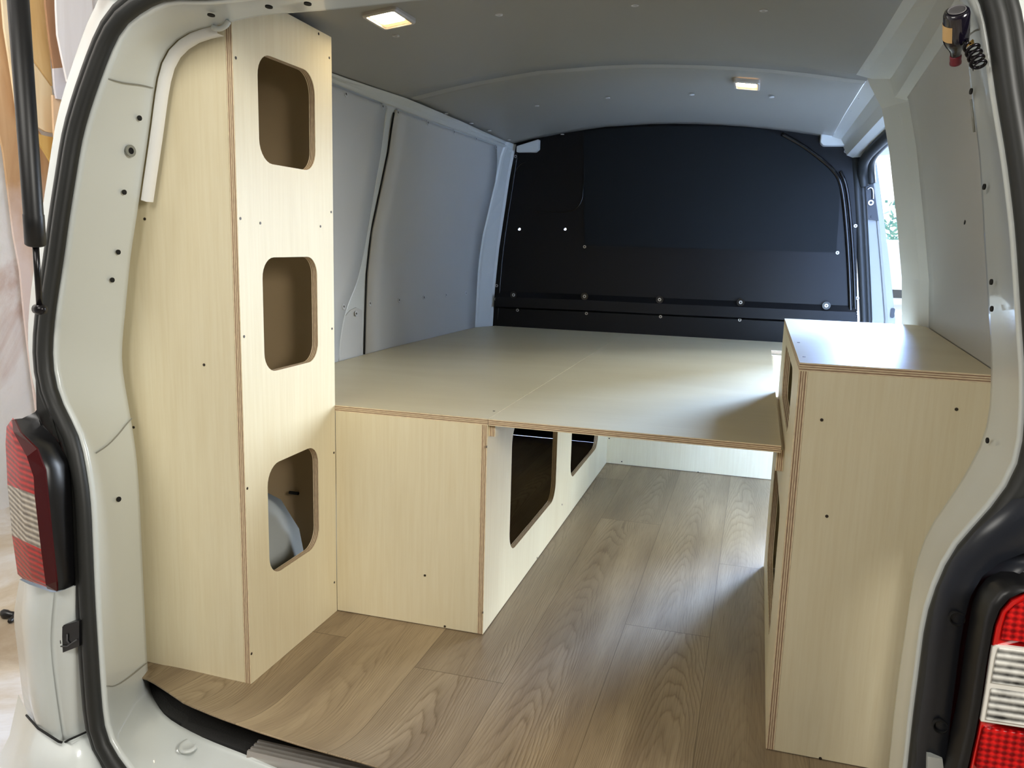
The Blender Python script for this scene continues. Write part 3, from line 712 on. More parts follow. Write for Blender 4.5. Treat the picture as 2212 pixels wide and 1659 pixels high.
I_right = [it_half[-1], Vector((.25, 0, 1.348)), Vector((.45, 0, 1.358)), Vector((.58, -.005, 1.355)), Vector((.65, -.015, 1.34)), Vector((.682, -.025, 1.315))] + IRw + [Vector((.715, -.03, .08)), Vector((.712, -.06, .0))] + [mir(p) for p in reversed(ILw[:4])] + [mir(p) for p in reversed(ibL)]
def split_resample(P, n1, n2, wide):       # anchor on the widest point so both loops pair up
    k = max(range(len(P)), key=lambda i: wide*P[i].x)
    return resample(P[:k+1], n1)[:-1] + resample(P[k:], n2)
n = 46
def lowpass(P, it=1):
    for _ in range(it):
        P = [P[0]] + [(P[i-1]+P[i]*2+P[i+1])/4 for i in range(1, len(P)-1)] + [P[-1]]
    return P
S = lowpass(split_resample(S_left, n, n, -1))[:-1] + lowpass(split_resample(S_right, n, n, 1))[:-1]
I = lowpass(split_resample(I_left, n, n, -1))[:-1] + lowpass(split_resample(I_right, n, n, 1))[:-1]
CEN = Vector((XC, 0, .6))
def outward(P, i):
    a, b = P[i-1], P[(i+1) % len(P)]; t = (b-a); t.y = 0; t.normalize()
    nrm = Vector((t.z, 0, -t.x))
    c = P[i]-CEN; c.y = 0
    return nrm if nrm.dot(c) > 0 else -nrm
def off(P, d, dy=0):
    return [p+outward(P, i)*d+Vector((0, dy, 0)) for i, p in enumerate(P)]
mb = MB()
mid = lambda t, d, dy=0: [a.lerp(b, t)+outward(S, i)*d+Vector((0, dy, 0)) for i, (a, b) in enumerate(zip(S, I))]
mb.grid([off(S, .012, -.002), off(S, .001, -.005), off(S, -.0025, -.001), mid(.04, -.002), mid(.12, 0), mid(.6, .002), mid(.93, 0), I, off(I, .006, .004), off(I, .10, .012)], 0, True, True)
mb.build('tailgate_frame', PAINT, van)
# seams in the sealed pillar
mb = MB()
def on_reveal(px, lift=.001):
    return [at(u, v, 'x', -.742) for u, v in px]
mb = MB()
for pu, pv, r in [(294, 265, .0048), (267, 411, .0048), (247, 552, .0048), (242, 594, .0048)]:
    # find the frame surface between seal and inner edge by nearest interpolation
    best = None
    for i in range(len(S)//2):
        for t in [k/20 for k in range(21)]:
            q = S[i].lerp(I[i], t); d = q-CAM
            u = 1106+F_PX*d.dot(RIGHT)/d.dot(FWD); v = 829.5-F_PX*d.dot(UP)/d.dot(FWD); e = (u-pu)**2+(v-pv)**2
            if best is None or e < best[0]: best = (e, q)
    mb.disc(best[1]+Vector((.003, 0, 0)), (1, -.15, 0), r, .002, 12, 0)
def reveal_point(pu, pv, half=None):
    best = None
    rng = range(len(S)) if half is None else (range(len(S)//2) if half == 'l' else range(len(S)//2, len(S)))
    for i in rng:
        j = (i+1) % len(S)
        for s in (0, .25, .5, .75):
            A, B = S[i].lerp(S[j], s), I[i].lerp(I[j], s)
            for t in [k/40 for k in range(41)]:
                q = A.lerp(B, t); d = q-CAM
                u = 1106+F_PX*d.dot(RIGHT)/d.dot(FWD); v = 829.5-F_PX*d.dot(UP)/d.dot(FWD); e = (u-pu)**2+(v-pv)**2
                if best is None or e < best[0]: best = (e, q)
    return best[1]
for pu, pv, r in [(254, 1077, .0052), ]:
    q = reveal_point(pu, pv, 'l'); mb.disc(q+Vector((.0035, 0, 0)), (1, -.15, 0), r, .002, 12, 0)
for pu, pv in [(2107, 198), (2133, 404), (2148, 610), (2150, 669), (2139, 953)]:
    q = reveal_point(pu, pv, 'r'); mb.disc(q+Vector((-.004, 0, 0)), (-1, -.15, 0), .0042, .002, 12, 0)
for pu, pv in [(455, 28), (580, 8), (665, 2)]:
    q = reveal_point(pu, pv, 'l'); mb.disc(q+Vector((0, 0, -.004)), (0, -.15, -1), .0065, .002, 12, 0)
mb.split('drill_hole', HOLE, van)
mb = MB(); mb.tube([reveal_point(2097, 215, 'r')+Vector((-.003, 0, 0)), reveal_point(2106, 283, 'r')+Vector((-.003, 0, 0))], .0016, 6); mb.build('slot', SEAM, van)
mb = MB(); q = reveal_point(281, 323, 'l'); mb.ringdisc(q+Vector((.002, 0, 0)), (1, -.15, 0), .011, .006, .003, m=0, mi=1); mb.build('rubber_grommet', [mat('grey_grommet', srgb(130, 132, 124), .5), HOLE], van)
q = reveal_point(408, 1614, 'l'); mb = MB(); mb.lathe([(.020, .0), (.018, .003), (.013, .004), (.010, .002), (.0, .002)], q+Vector((0, 0, .001)), (0, -.25, 1), 20); mb.build('sill_boss', PAINT, van)
for px in ([(232, 168), (265, 177), (300, 184), (327, 189)], [(205, 977), (232, 958), (255, 935), (272, 915), (284, 905)], [(228, 1483), (245, 1480), (280, 1462), (316, 1435)]):
    P = [reveal_point(u, v, 'l')+Vector((.003, 0, 0)) for u, v in px]; mb = MB(); mb.tube(smooth_path(P, 2), .0012, 6); mb.build('seam', SEAM, van)
P = [reveal_point(u, v, 'r')+Vector((-.003, 0, 0)) for u, v in [(2098, 78), (2112, 68), (2122, 62)]]; mb = MB(); mb.tube(P, .0012, 6); mb.build('seam', SEAM, van)
# bright edge strip along the upper inner edge of the left pillar
mb = MB()
k0 = [i for i in range(len(I)//2) if I[i].z > .985 and I[i].x < -.50]
P = [I[i]+Vector((.004, .006, 0)) for i in k0]
Pin = [p-outward(I, i)*.014 for i, p in zip(k0, P)]
mb.grid([[p+Vector((0, -.006, 0)) for p in P], [p+Vector((0, -.008, 0)) for p in Pin], [p+Vector((0, .012, 0)) for p in Pin]], 0, True)
mb.build('edge_strip', mat('white_foam_strip', srgb(236, 236, 232), .7), van)
mb = MB(); c = reveal_point(522, 48, 'l'); c = I[k0[-1]]
mb.tube(smooth_path([c+Vector((.0, -.006, -.004)), c+Vector((.015, -.008, -.009)), c+Vector((.03, -.010, -.004)), c+Vector((.036, -.010, .004))], 2), [.005]*13, 8)
mb.build('tape_end', PAINT, van)
# rubber seal
mb = MB()
mb.tube(off(S, .0145, -.012), .0135, 10, closed=True, caps=False)
mb.tube(off(S, .031, -.006), .0125, 8, closed=True, caps=False)
mb.build('tailgate_seal', RUBBER, van)
# outer skin
mb = MB()
mb.grid([off(S, .020, .004), off(S, .044, .0), off(S, .054, .006), off(S, .064, .02), off(S, .10, .05), off(S, .14, .07)], 0, True, True)
mb.build('rear_skin', PAINT, van)
# load sill: black step trim and ribbed aluminium strip
mb = MB()
tr = [at(u, v, 'z', -.028) for u, v in [(322, 1480), (334, 1508), (356, 1540), (392, 1562), (392, 1575), (447, 1593), (540, 1626)]]
trx = [p for p in tr] + [Vector((.1, tr[-1].y-.002, -.028)), Vector((.72, tr[-1].y+.03, -.028))]
mb.grid([[p+Vector((0, -.004, -.02)) for p in trx], trx, [p+Vector((0, .02, .004)) for p in trx], [p+Vector((0, .16, .006)) for p in trx]], 0, False)
mb.build('step_trim', mat('step_plastic', srgb(46, 46, 46), .6, bump=.4, bscale=300), van)
mb = MB()
a0 = at(560, 1598, 'z', -.02); b0 = at(538, 1628, 'z', -.02)
prof = [(b0.y-.002, -.034), (b0.y, -.022)]
wid = a0.y-b0.y
for k in range(4):
    y0 = b0.y+wid*k/4; prof += [(y0+.0015, -.016), (y0+wid/4*.62, -.016), (y0+wid/4*.7, -.021), (y0+wid/4*.97, -.021)]
prof += [(a0.y, -.030)]
mb.grid([[(x, y, z) for y, z in prof] for x in frange(min(a0.x, b0.x)+.002, .62, 4)], 0, False)
mb.face([(min(a0.x, b0.x)+.002, y, z) for y, z in prof])
mb.build('sill_strip', ALU, van)
# left tail light and rear corner
RW = {'l': [(28, 902, -.235), (14, 922, -.215), (12, 958, -.21), (15, 1020, -.21), (16, 1047, -.21), (26, 1156, -.21), (38, 1240, -.215), (49, 1250, -.225)],
      'a': [(29, 904, -.24), (22, 926, -.245), (36, 968, -.268), (44, 1022, -.27), (46, 1058, -.27), (58, 1172, -.27), (70, 1252, -.27), (76, 1260, -.26)],
      'b': [(30, 906, -.245), (33, 932, -.258), (62, 985, -.284), (77, 1030, -.287), (79, 1070, -.287), (93, 1188, -.287), (103, 1262, -.285), (106, 1270, -.275)],
      'c': [(34, 905, -.245), (47, 934, -.27), (83, 969, -.282), (100, 1014, -.287), (106, 1075, -.287), (115, 1165, -.287), (125, 1255, -.284), (126, 1276, -.275)],
      'd': [(80, 884, -.23), (90, 915, -.22), (122, 950, -.225), (150, 1000, -.225), (160, 1075, -.225), (166, 1165, -.225), (171, 1255, -.225), (171, 1263, -.225)]}
G = {k: [at(u, v, 'y', y) for u, v, y in vv] for k, vv in RW.items()}
tl = thing('tail_light', None, None, G['b'][4]); del_keys = None
tl.parent = van; tl.location = G['b'][4]-Vector(van.location)
def strip(k1, k2, i0, i1): return [[G[k][i] for i in range(i0, i1+1)] for k in (k1, k2)]
for nm, i0, i1, m in (('red_lens', 0, 4, RED), ('clear_lens', 4, 5, CLEAR), ('red_lens', 5, 7, RED)):
    mb = MB(); mb.grid([resample([G[k][i] for i in range(i0, i1+1)], 8) if i1-i0 < 2 else [G[k][i] for i in range(i0, i1+1)] for k in 'lab'], 0, True); mb.build(nm, m, tl, recalc=False)
mb = MB(); mb.grid([G['b'], [p+Vector((0, -.004, 0)) for p in G['b']], [p+Vector((0, -.003, 0)) for p in G['c']], G['c']], 0, False); mb.build('lens_rim', DKRED, tl)
mb = MB(); mb.grid([G['c'], [p+Vector((.006, .008, 0)) for p in G['c']], [a.lerp(b, .5)+Vector((0, .018, 0)) for a, b in zip(G['c'], G['d'])], G['d']], 0, True)
mb.build('lamp_housing', PLASTIC, tl)
tri = [at(u, v, 'y', y) for u, v, y in [(88, 640, -.21), (78, 720, -.21), (76, 800, -.21), (79, 885, -.215), (82, 925, -.22), (118, 975, -.222), (128, 955, -.222), (112, 900, -.222), (96, 840, -.215), (90, 760, -.21), (94, 690, -.21), (108, 600, -.205)]]
mb = MB(); mb.face(tri); mb.grid([tri, [p+Vector((-.004, .05, 0)) for p in tri]], 0, False, True); mb.build('corner_trim', RUBBER, van)
Q = {'l': [(42, 1252, -.16), (28, 1333, -.16), (34, 1372, -.16), (40, 1426, -.16), (49, 1509, -.17), (58, 1545, -.18)],
     'm': [(62, 1262, -.235), (52, 1333, -.24), (56, 1380, -.24), (60, 1430, -.24), (68, 1520, -.24), (82, 1572, -.24)],
     'c': [(111, 1279, -.268), (103, 1346, -.274), (101, 1400, -.274), (111, 1480, -.274), (122, 1560, -.274), (127, 1600, -.268)],
     'd': [(118, 1279, -.250), (112, 1346, -.254), (110, 1398, -.254), (120, 1480, -.254), (132, 1560, -.254), (138, 1602, -.252)],
     'e': [(129, 1278, -.262), (124, 1340, -.268), (123, 1390, -.268), (129, 1480, -.268), (140, 1560, -.268), (148, 1596, -.262)],
     'f': [(171, 1262, -.24), (173, 1340, -.24), (175, 1400, -.24), (180, 1480, -.24), (184, 1560, -.24), (187, 1580, -.24)],
     'g': [(195, 1260, -.22), (197, 1340, -.22), (199, 1400, -.22), (204, 1480, -.22), (210, 1560, -.22), (214, 1580, -.22)]}
rows = [resample(smooth_path([at(u, v, 'y', y) for u, v, y in Q[k]], 1), 14) for k in 'lmcdefg']
rows = [[p+Vector((-.02, .25, 0)) for p in rows[0]]] + rows
mb = MB(); mb.grid(rows, 0, True); qp = mb.build('rear_quarter', PAINT, van)
mb = MB(); mb.tube([at(u, v, 'y', y) for u, v, y in [(57, 1545, -.19), (82, 1573, -.248), (127, 1602, -.278), (138, 1605, -.264), (149, 1598, -.276), (187, 1581, -.25), (205, 1580, -.24)]], .0022, 6); mb.build('panel_seam', HOLE, qp)

mb = MB(); lt = [at(u, v, 'y', -.262) for u, v in [(126, 1365), (138, 1350), (171, 1341), (171, 1396), (130, 1412)]]
mb.face(lt); mb.grid([lt, [p+Vector((0, .02, 0)) for p in lt]], 0, False, True); lo_ = mb.build('bump_stop', PLASTIC, van)
mb = MB()
for px in ([(129, 1372), (131, 1390)], [(145, 1370), (145, 1384), (150, 1390)], [(128, 1396), (145, 1396), (166, 1382)]):
    mb.tube([at(u, v, 'y', -.2635) for u, v in px], .0014, 6)
mb.build('clip', mat('grey_plastic', srgb(70, 70, 72), .4), lo_)
B = [[(40, 1500, -.14), (64, 1549, -.2), (84, 1573, -.245), (127, 1602, -.266), (149, 1598, -.262), (187, 1581, -.244), (214, 1584, -.225), (240, 1620, -.225), (262, 1660, -.225)],
     [(20, 1590, -.14), (48, 1590, -.215), (75, 1600, -.262), (124, 1616, -.282), (150, 1612, -.280), (190, 1600, -.26), (216, 1606, -.24), (240, 1640, -.235), (262, 1680, -.23)],
     [(-5, 1640, -.14), (25, 1640, -.225), (60, 1645, -.285), (118, 1652, -.305), (158, 1650, -.303), (195, 1650, -.29), (220, 1660, -.27), (245, 1690, -.25), (265, 1730, -.24)],
     [(-60, 1750, -.14), (-10, 1760, -.24), (50, 1770, -.32), (115, 1780, -.345), (165, 1780, -.345), (210, 1780, -.335), (240, 1790, -.31), (262, 1800, -.28), (275, 1810, -.25)]]
mb = MB(); mb.grid([resample([at(u, v, 'y', y) for u, v, y in r], 26) for r in B], 0, True); mb.build('bumper', PAINT, van)

for P_, nm_ in ((rows, 'rear_quarter'), ([resample([at(u, v, 'y', y) for u, v, y in r], 26) for r in B], 'bumper')):
    mb = MB(); mb.grid([[mir(p)+Vector((.012, 0, -.012)) for p in r] for r in P_], 0, True); mb.build(nm_, PAINT, van)
mb = MB(); mb.grid([[(x, -.235-.03*(1-abs(x)/.7), -.155) for x in frange(-.62, .65, 9)], [(x, -.30-.03*(1-abs(x)/.7), -.175) for x in frange(-.64, .67, 9)], [(x, -.35-.03*(1-abs(x)/.7), -.24) for x in frange(-.70, .73, 9)], [(x, -.34-.03*(1-abs(x)/.7), -.44) for x in frange(-.72, .75, 9)], [(x, -.2, -.46) for x in frange(-.72, .75, 9)]], 0, True); mb.build('bumper', PAINT, van)
# right tail light : housing, bezel, lens cells
YL = -.300
lens = [(2092, 1659), (2109, 1584), (2120, 1526), (2132, 1440), (2142, 1382), (2148, 1350), (2161, 1316), (2181, 1293), (2212, 1278)]
Lw = [at(u, v, 'y', YL) for u, v in lens]
Lw = [Vector((Lw[0].x-.012, YL, .19)), Vector((Lw[0].x-.006, YL, .24))] + Lw
Lo = Lw + [Vector((.85, YL+.01, Lw[-1].z+.003)), Vector((.90, YL+.05, Lw[-1].z-.005))]
tr_ = bpy.data.objects.new('tail_light', None); COL.objects.link(tr_); tr_.parent = van; tr_.location = Vector((.8, YL, .4))-Vector(van.location)
right_edge = [Vector((.895, YL+.05, .20)), Vector((.85, YL+.01, .19))]
poly = Lo + right_edge
mb = MB(); mb.grid([poly, [p+Vector((0, -.008, 0)) for p in poly]], 0, False, True)
cx = Vector((.82, YL-.008, .38)); mb.face([p+Vector((0, -.008, 0)) for p in poly]); mb.build('lens_frame', REDF, tr_, bevel=.002)
def cell(px, m, nm, dy, rgt=.862):
    P = [at(u, v, 'y', YL-dy) for u, v in px]
    P = [P[0]] + P[1:] ; lo = P[0].z; hi = P[-1].z
    PP = P + [Vector((rgt, YL-dy+.004, hi)), Vector((rgt, YL-dy+.004, lo))]
    b = MB(); b.face(PP); b.grid([PP, [p+Vector((0, dy-.004, 0)) for p in PP]], 0, False, True); return b.build(nm, m, tr_, bevel=.0012)
cell([(2163, 1382), (2168, 1352), (2178, 1325), (2194, 1308), (2212, 1299)], RED2, 'red_lens', .0095)
WF = mat('white_lens_frame', srgb(225, 222, 214), .25, coat=.5)
cell([(2118, 1559), (2128, 1500), (2140, 1420), (2144, 1398), (2152, 1394)], WF, 'clear_lens_frame', .0100)
cell([(2142, 1476), (2152, 1420), (2158, 1400)], CLEAR2, 'clear_lens', .0115)
cell([(2130, 1556), (2138, 1510), (2142, 1487)], CLEAR2, 'clear_lens', .0115)
cell([(2108, 1659), (2118, 1600), (2126, 1572)], RED2, 'red_lens', .0095)
# bezel and bucket
bez = [p+Vector((-.012, .004, .006)) for p in Lo]; bez2 = [p+Vector((-.018, .034, .010)) for p in Lo]
mb = MB(); mb.grid([Lo, [p+Vector((-.004, -.008, .002)) for p in Lo], bez, bez2], 0, True); mb.build('lamp_housing', PLASTIC, tr_)
hs = [(2040, 1659), (2046, 1620), (2052, 1560), (2062, 1480), (2072, 1400), (2082, 1340), (2096, 1290), (2122, 1245), (2160, 1215), (2212, 1195)]
sl_ = [(1995, 1659), (2000, 1620), (2010, 1550), (2020, 1480), (2028, 1400), (2038, 1340), (2052, 1285), (2080, 1225), (2130, 1165), (2212, 1095)]
A_ = [at(u, v, 'y', -.262) for u, v in sl_]; B_ = [at(u, v, 'y', -.270) for u, v in hs]
ext = lambda P, dx, dz: [P[0]+Vector((-.012, 0, -.06))] + P + [P[-1]+Vector((.10, .02, dz))]
A_ = ext(A_, 0, .02); B_ = ext(B_, 0, .0)
C_ = [p+Vector((.006, .02, -.004)) for p in B_]; D_ = ext([at(u+46, v+22, 'y', -.268) for u, v in hs], 0, 0)
mb = MB(); mb.grid([[p+Vector((-.01, .012, .005)) for p in A_], A_, [a.lerp(b, .25)+Vector((0, .003, 0)) for a, b in zip(A_, B_)], B_, C_, D_], 0, True)
mb.build('gutter_panel', mat('dark_gutter', srgb(30, 33, 40), .3, noise=.1), van)
mb = MB()
for u, v in ((2068, 1337), (2032, 1570)):
    p = at(u, v, 'y', -.268); mb.lathe([(.0095, .006), (.0095, -.001), (.008, -.001), (.0075, .006), (0, .006)], p, (0, 1, 0), 18)
mb.split('screw_pocket', HOLE, van)
mb = MB(); wp = [at(u, v, 'y', -.272) for u, v in [(2003, 1700), (2004, 1634), (2036, 1640), (2043, 1700)]]; mb.face(wp); mb.grid([wp, [p+Vector((0, .03, 0)) for p in wp]], 0, False, True); mb.build('rear_quarter', PAINT, van)

# gas strut of the tailgate
st = bpy.data.objects.new('gas_strut', None); COL.objects.link(st); st.parent = van
s0 = at(86, 668, 'y', -.245); s1 = at(77, 530, 'y', -.262); s2 = at(37, -30, 'y', -.33)
st.location = s0-Vector(van.location)
r_ = .0155
ax = (s2-s1)
mb = MB(); mb.tube([s1, s1+ax*.006, s1+ax*.13, s1+ax*.135, s2+ax*.4], [r_*.9, r_*1.06, r_*1.04, r_*.98, r_*.98], 20); mb.build('cylinder', mat('strut_black', srgb(17, 17, 18), .42, noise=.1), st)
mb = MB(); mb.tube([s0, s1+ax*.01], .0052, 12); mb.lathe([(.0, -.012), (.008, -.010), (.010, 0), (.008, .010), (0, .012)], s0, (1, 0, 0), 12); mb.build('rod', STEEL, st).data.materials[0] = mat('dark_rod', srgb(40, 38, 40), .25, metal=.6)

# ------------------------------------------------------------------ corkscrew on the right pillar
CK_D = (reveal_point(2102, 70, 'r')-CAM).length
def before(u, v, d):
    return CAM+ray(u, v).normalized()*(CK_D-d)
bot = before(2067, 22, .085); tip = before(2064, 139, .045)
ax = (tip-bot).normalized(); Lb = (tip-bot).length
ck = thing('corkscrew', 'small wine bottle shaped corkscrew with coiled screw on the top of the right pillar', 'corkscrew', bot)
rb = .0155
mb = MB(); mb.lathe([(.0, .004), (rb*.62, .003), (rb*.7, .0), (rb*.9, .001), (rb, .005), (rb, Lb*.50), (rb*.95, Lb*.55), (rb*.80, Lb*.62), (rb*.58, Lb*.69), (rb*.45, Lb*.75), (rb*.41, Lb*.80), (rb*.42, Lb*.85)], bot, ax, 28)
mb.build('bottle_body', mat('dark_bottle', srgb(16, 12, 26), .2, coat=.8), ck)
mb = MB(); mb.lathe([(rb*.43, Lb*.82), (rb*.46, Lb*.85), (rb*.44, Lb*.92), (rb*.47, Lb*.95), (rb*.46, Lb*.985), (rb*.3, Lb), (0, Lb)], bot, ax, 24); mb.build('capsule', mat('burgundy_capsule', srgb(112, 26, 42), .4), ck)
mb = MB()
e1 = RIGHT-ax*RIGHT.dot(ax); e1.normalize(); e2 = ax.cross(e1); 
if e2.dot(FWD) > 0: e2 = -e2
rows = []
for h in (Lb*.19, Lb*.47):
    rows.append([bot+ax*h+(-e1*math.cos(t)+e2*math.sin(t))*(rb+.0004) for t in frange(-.7, .95, 12)])
mb.grid(rows, 0, True); mb.build('paper_label', mat('buff_label', srgb(214, 176, 120), .6), ck)
mb = MB(); mb.lathe([(rb*.60, -.0004), (rb*.66, -.0014), (rb*.70, -.0004)], bot, ax, 28); mb.build('base_ring', mat('grey_ring', srgb(120, 118, 120), .4), ck)
w0 = before(2097, 98, .075); w1 = before(2117, 146, .10); wa = (w1-w0); Lw_ = wa.length; wa.normalize()
f1 = wa.orthogonal().normalized(); f2 = wa.cross(f1)
hel = [w0-wa*.014] + [w0+wa*Lw_*t+(f1*math.cos(t*4.2*2*PI)+f2*math.sin(t*4.2*2*PI))*.0078 for t in frange(0, 1, 90)]
mb = MB(); mb.tube(hel, [.0021]*80+[.0020-.0015*k/10 for k in range(11)], 8); mb.tube([bot+ax*Lb*.60+e1*.008, w0-wa*.014], .003, 8); mb.build('coiled_screw', mat('dark_steel', srgb(40, 38, 42), .25, metal=.8), ck)
mb = MB(); gA, gB = before(2087, 100, .05), before(2103, 86, .05); mb.tube([gA, gB], .0016, 8); mb.lathe([(.0, 0), (.0028, .001), (.0028, .004), (0, .005)], before(2098, 95, .051), (0, -1, 0), 10); mb.build('brass_pin', mat('brass', srgb(220, 180, 110), .2, metal=1), ck)

# ------------------------------------------------------------------ workshop around the van
def plaster():
    m, nt, b = new_mat('rough_plaster'); tc = N(nt, 'ShaderNodeTexCoord')
    n1 = N(nt, 'ShaderNodeTexNoise', Scale=1.1, Detail=6.0, Roughness=.6, Distortion=.5); nt.links.new(tc.outputs['Object'], n1.inputs['Vector'])
    sp = N(nt, 'ShaderNodeSeparateXYZ'); nt.links.new(tc.outputs['Object'], sp.inputs[0])
    r = ramp(nt, [(.40, srgb(222, 222, 220)), (.56, srgb(232, 229, 226)), (.64, srgb(206, 186, 176)), (.75, srgb(190, 160, 140))]); nt.links.new(n1.outputs['Fac'], r.inputs[0])
    nt.links.new(r.outputs[0], b.inputs['Base Color']); b.inputs['Roughness'].default_value = .9
    n2 = N(nt, 'ShaderNodeTexNoise', Scale=9.0, Detail=5.0); nt.links.new(tc.outputs['Object'], n2.inputs['Vector'])
    bp = N(nt, 'ShaderNodeBump', Strength=.5, Distance=.02); nt.links.new(n2.outputs['Fac'], bp.inputs['Height']); nt.links.new(bp.outputs['Normal'], b.inputs['Normal'])
    return m
def concrete():
    m, nt, b = new_mat('dusty_concrete'); tc = N(nt, 'ShaderNodeTexCoord')
    n1 = N(nt, 'ShaderNodeTexNoise', Scale=1.6, Detail=8.0, Roughness=.65, Distortion=.4); nt.links.new(tc.outputs['Object'], n1.inputs['Vector'])
    r = ramp(nt, [(.3, srgb(150, 132, 108)), (.48, srgb(186, 172, 150)), (.62, srgb(208, 204, 198)), (.75, srgb(226, 226, 228))]); nt.links.new(n1.outputs['Fac'], r.inputs[0])
    nt.links.new(r.outputs[0], b.inputs['Base Color']); b.inputs['Roughness'].default_value = .75
    bp = N(nt, 'ShaderNodeBump', Strength=.3, Distance=.01); nt.links.new(n1.outputs['Fac'], bp.inputs['Height']); nt.links.new(bp.outputs['Normal'], b.inputs['Normal'])
    return m
PLAST, CONC = plaster(), concrete()
ZG = -.58
mb = MB(); mb.box(-30, 40, -8, 60, ZG-.1, ZG); g = mb.build('ground', CONC); tag(g, kind='structure')
mb = MB(); mb.box(.97, 40, 1.05, 60, ZG-.01, ZG+.004); mb.box(-.95, .97, 2.6, 60, ZG-.01, ZG+.004); g = mb.build('ground_yard', mat('yard_paving', srgb(128, 128, 126), .85, noise=.1, nscale=3)); tag(g, kind='structure')
mb = MB(); mb.box(-3.6, -3.4, -6, 4.3, ZG, 3.4); g = mb.build('wall_workshop', PLAST); tag(g, kind='structure')
mb = MB(); mb.box(-3.4, 2.4, -6.1, -5.9, ZG, 3.4); g = mb.build('wall_back', PLAST); tag(g, kind='structure')
mb = MB(); mb.box(2.4, 2.6, -5.9, 2.6, ZG, 3.4); g = mb.build('light_block_outer', mat('light_block_dark', srgb(84, 84, 82), .9)); tag(g, kind='structure')  # unseen wall, added and kept dark to cut side light and bounce
mb = MB(); mb.box(-3.4, -.97, 4.2, 4.3, ZG, 3.4); mb.box(-1.07, -.97, 2.46, 4.2, ZG, 1.6); mb.box(-1.07, -.97, 1.0, 4.2, 1.6, 3.4); g = mb.build('light_block_left', PLAST); tag(g, kind='structure')  # unseen walls added to stop daylight coming round the van's left side
mb = MB(); mb.box(.965, 2.4, .95, 1.05, ZG, 3.4); mb.box(-1.07, .965, .95, 1.05, 1.6, 3.4); g = mb.build('light_block_gate', PLAST); tag(g, kind='structure')  # unseen walls added to stop daylight beside and over the van
mb = MB(); mb.box(-3.4, -.97, 1.0, 4.3, 3.3, 3.45); mb.box(-3.4, 2.6, -6, 1.0, 3.3, 3.45); g = mb.build('ceiling_workshop', mat('workshop_ceiling', srgb(200, 198, 192), .8)); tag(g, kind='structure')
def sheet_wood(name, c0, c1):
    m, nt, b = new_mat(name); tc = N(nt, 'ShaderNodeTexCoord'); mp = N(nt, 'ShaderNodeMapping'); mp.inputs['Scale'].default_value = (6, 6, .8); nt.links.new(tc.outputs['Object'], mp.inputs[0])
    n1 = N(nt, 'ShaderNodeTexNoise', Scale=2.0, Detail=6.0, Distortion=.8); nt.links.new(mp.outputs[0], n1.inputs['Vector'])
    r = ramp(nt, [(.3, c0), (.7, c1)]); nt.links.new(n1.outputs['Fac'], r.inputs[0]); nt.links.new(r.outputs[0], b.inputs['Base Color']); b.inputs['Roughness'].default_value = .6
    return m
BR = sheet_wood('brown_sheet', srgb(182, 140, 98), srgb(212, 176, 134))
_nt = BR.node_tree; _tc = N(_nt, 'ShaderNodeTexCoord'); _sp = N(_nt, 'ShaderNodeSeparateXYZ'); _nt.links.new(_tc.outputs['Object'], _sp.inputs[0])
_ns = N(_nt, 'ShaderNodeTexNoise', Scale=5.0, Detail=6.0); _nt.links.new(_tc.outputs['Object'], _ns.inputs['Vector'])
_ad = N(_nt, 'ShaderNodeMath', operation='MULTIPLY_ADD'); _ad.inputs[1].default_value = .9; _nt.links.new(_ns.outputs['Fac'], _ad.inputs[0]); _nt.links.new(_sp.outputs[2], _ad.inputs[2])
_mr = N(_nt, 'ShaderNodeMapRange'); _mr.inputs['From Min'].default_value = 1.15; _mr.inputs['From Max'].default_value = 1.7; _nt.links.new(_ad.outputs[0], _mr.inputs[0])
_mx = N(_nt, 'ShaderNodeMix', data_type='RGBA'); _mx.inputs[6].default_value = srgb(228, 210, 202); _nt.links.new(_mr.outputs[0], _mx.inputs[0])
_b = _nt.nodes['Principled BSDF']; _src = _b.inputs['Base Color'].links[0].from_socket; _nt.links.new(_src, _mx.inputs[7]); _nt.links.new(_mx.outputs[2], _b.inputs['Base Color'])
TAN = sheet_wood('tan_sheet', srgb(206, 168, 108), srgb(226, 196, 142))
PEACH = sheet_wood('peach_sheet', srgb(214, 178, 140), srgb(228, 198, 164)); WHT = sheet_wood('white_sheet', srgb(226, 222, 222), srgb(238, 236, 238)); LIL = sheet_wood('grey_sheet', srgb(200, 198, 206), srgb(216, 212, 216))
DBR = sheet_wood('dark_brown_sheet', srgb(150, 112, 84), srgb(176, 136, 104))
def offcut(px, x, m, label, cat='wooden sheet', lean=.0):
    P = [at(u, v, 'x', x) for u, v in px]
    c = sum(P, Vector())/len(P); base = min(p.z for p in P)
    b = MB(); F = [Vector((p.x, p.y, max(p.z, ZG+.002))) for p in P]
    b.face(F); b.face([p+Vector((-.012, 0, 0)) for p in reversed(F)]); b.grid([F, [p+Vector((-.012, 0, 0)) for p in F]], 0, False, True)
    o = b.build('wooden_sheet', m); tag(o, label, cat, 'offcut sheets stored against the workshop wall')
    return o
offcut([(-30, -40), (10, -40), (16, 60), (28, 160), (60, 250), (118, 330), (128, 375), (122, 480), (118, 560), (115, 640), (115, 1010), (92, 1010), (78, 880), (62, 760), (53, 680), (44, 583), (30, 509), (21, 435), (8, 330), (-4, 268), (-30, 240)], -3.36, BR, 'large brown sheet, dusty pale at its foot, leaning on the wall behind the gas strut')
offcut([(2, -40), (56, -40), (66, 118), (80, 210), (40, 260), (24, 150), (10, 60)], -3.30, sheet_wood('cream_sheet', srgb(226, 202, 160), srgb(240, 222, 188)), 'narrow cream sheet between the left photo edge and the gas strut')
